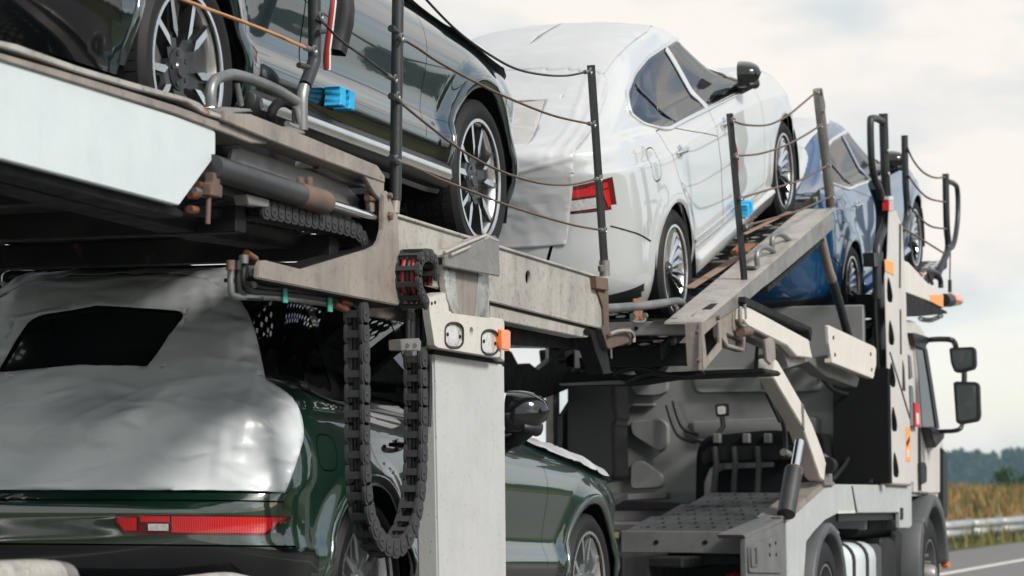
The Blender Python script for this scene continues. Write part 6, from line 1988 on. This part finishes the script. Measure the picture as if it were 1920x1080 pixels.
eb = empty('edge_guard', DARK_LOC, DARK_ROT, 'long black rubber guard on the near-black car door edge', 'edge guard')
strip_on(sh_suv, [(1.33, 1.05), (1.335, .78), (1.31, .66)], .075, .035, False).build('guard_strip', 'rubber', eb, 60, world_space=False)

# ------------------------------------------------------------------ guard rail, grass, bushes, woods
gr = empty('guard_rail', (40, 9.2, 0), label='grey steel crash barrier beyond the road', cat='guard rail')
rb = MB()
prof = [(.0, .16), (.035, .20), (.075, .235), (.080, .27), (.075, .30), (.02, .335), (.02, .365), (.075, .40), (.080, .43), (.075, .465), (.035, .50), (.0, .54)]
segs = [-40 + 4 * i for i in range(60)]
for x in segs:
    vs = [(x + dx, 9.2 - a, b - .06) for dx in (0, 4.0) for a, b in prof]
    n = len(prof)
    rb.add(vs, [(i, i + 1, n + i + 1, n + i) for i in range(n - 1)])
b1 = rb.build('barrier_beam', 'rail_steel', gr, 60)
sol = b1.modifiers.new('thickness', 'SOLIDIFY'); sol.thickness = .004
pm = None
for x in segs:
    o = MB().box((x, 9.28, .18), (.06, .10, .72)).build('barrier_post', 'rail_steel', gr) if pm is None else None
    if o is not None: pm = o
    else:
        o = pm.copy(); COL.objects.link(o); o.location = (x - segs[0], 0, 0); o.parent = gr
        o.matrix_parent_inverse = Matrix.Translation(gr.location).inverted()

rnd = random.Random(5)
def leaf(mb, c, s, r=rnd):
    a = Vector((r.gauss(0, 1), r.gauss(0, 1), r.gauss(0, 1))).normalized()
    b = a.cross(Vector((r.gauss(0, 1), r.gauss(0, 1), r.gauss(0, 1)))).normalized()
    c = Vector(c)
    mb.add([c - a * s - b * s * .5, c + a * s - b * s * .4, c + a * s * .8 + b * s * .6, c - a * s * .7 + b * s * .5], [(0, 1, 2, 3)])
def grass(name, n, xr, yr, hr, mat, wid=.03):
    mb = MB()
    for k in range(n):
        t = rnd.random() ** 1.6
        x = xr[0] + (xr[1] - xr[0]) * t
        y = yr[0] + (yr[1] - yr[0]) * rnd.random()
        z = terrain(x, y) - .02
        cl = .6 + .8 * max(0, mnoise.noise(Vector((x * .25, y * .6, 3.0))) + .35)
        for q in range(3):
            h = rnd.uniform(*hr) * cl
            a = rnd.uniform(0, 6.28); w = wid * rnd.uniform(.6, 1.4); ln = rnd.uniform(.1, .45) * h
            dx, dy = math.cos(a), math.sin(a)
            ox, oy = x + rnd.uniform(-.1, .1), y + rnd.uniform(-.1, .1)
            mb.add([(ox - dy * w, oy + dx * w, z), (ox + dy * w, oy - dx * w, z), (ox + dx * ln * .4 + dy * w * .6, oy + dy * ln * .4 - dx * w * .6, z + h * .6), (ox + dx * ln, oy + dy * ln, z + h), (ox + dx * ln * .4 - dy * w * .6, oy + dy * ln * .4 + dx * w * .6, z + h * .6)], [(0, 1, 2, 4), (4, 2, 3)])
    return tag(mb.build(name, mat, None, 180, fix=False), kind='stuff')
grass('grass', 5200, (24, 150), (8.7, 22), (.25, .6), 'grass_blade')
grass('dry_grass', 5200, (26, 150), (10.2, 24), (.22, .50), 'grass_dry')
def bush(x, y, h, label, n=420):
    e = empty('bush', (x, y, terrain(x, y)), (0, 0, 0), label, 'bush', 'bushes beyond the crash barrier')
    mb = MB()
    for k in range(n):
        u = Vector((rnd.gauss(0, 1), rnd.gauss(0, 1), rnd.gauss(0, 1))).normalized() * (rnd.random() ** .4)
        lump = 1 + .3 * mnoise.noise(u * 2.3 + Vector((x, y, 0)))
        leaf(mb, (x + u.x * h * .5 * lump, y + u.y * h * .5 * lump, terrain(x, y) + h * .52 + u.z * h * .5 * lump), h * .055)
    mb.build('foliage', 'leaf_bush', e, 180, fix=False)
    st = MB()
    for k in range(4):
        a = k * 1.6
        st.tube([(x, y, terrain(x, y) - .1), (x + .2 * h * math.cos(a), y + .2 * h * math.sin(a), terrain(x, y) + h * .5)], [.05, .02], 6)
    st.build('stem', 'bark', e)
bush(112, 17.0, 1.15, 'dark green bush, left of the two beyond the crash barrier')
bush(126, 18.2, .95, 'smaller dark green bush at the far right beyond the crash barrier')

def wood(name, spots, hr, n, ls, mat, conic):
    mb, tr = MB(), MB()
    for (x, y, z) in spots:
        h = rnd.uniform(*hr) * (1.0 if conic else 0.55 + 1.5 * max(0.0, mnoise.noise(Vector((x * .035, 7.0, 2.0))) + .25))
        w = h * rnd.uniform(.16, .24) if conic else h * rnd.uniform(.26, .40)
        tr.tube([(x, y, z - .5), (x, y, z + h * .75)], [h * .02, h * .006], 5)
        for k in range(n):
            t = rnd.random()
            if conic:
                r_ = w * (1 - t) ** .8 * (.35 + .65 * rnd.random()); zz = z + h * (.12 + .88 * t)
            else:
                r_ = w * math.sin(math.pi * min(1, t * .92 + .06)) ** .6 * rnd.random() ** .45; zz = z + h * (.22 + .78 * t)
            a = rnd.uniform(0, 6.28)
            leaf(mb, (x + r_ * math.cos(a), y + r_ * math.sin(a), zz), ls * h * rnd.uniform(.7, 1.4))
    o = tag(mb.build(name, mat, None, 180, fix=False), kind='stuff')
    tag(tr.build('wood_trunks', 'bark', None), kind='stuff')
    return o
far = []
for k in range(1100):
    a = R(rnd.uniform(1.0, 34))
    d = rnd.uniform(1350, 1450)
    far.append((d * math.cos(a), d * math.sin(a), terrain(d * math.cos(a), d * math.sin(a))))
wood('forest', far, (19, 25), 42, .085, 'leaf_dark', True)
near = []
for k in range(90):
    x = 14 + k * 2.2 + rnd.uniform(-1, 1)
    near.append((x, -34 + rnd.uniform(-6, 3) - .03 * x, terrain(x, -24)))
wood('roadside_wood', near, (5.0, 9.5), 300, .055, 'leaf_dark', False)

# ------------------------------------------------------------------ haze
def haze(density):
    m = bpy.data.materials.new('haze_air')
    m.use_nodes = True
    n, l = m.node_tree.nodes, m.node_tree.links
    n.clear()
    out = n.new('ShaderNodeOutputMaterial')
    v = n.new('ShaderNodeVolumePrincipled')
    v.inputs['Color'].default_value = (0.50, 0.78, 0.92, 1)
    v.inputs['Density'].default_value = density
    l.new(v.outputs[0], out.inputs['Volume'])
    MATS['haze_air'] = m
    mb = MB().box((1170, 395, 5), (2900, 2250, 42))
    o = mb.build('haze', 'haze_air', None)
    return tag(o, kind='stuff')
haze(0.00018)
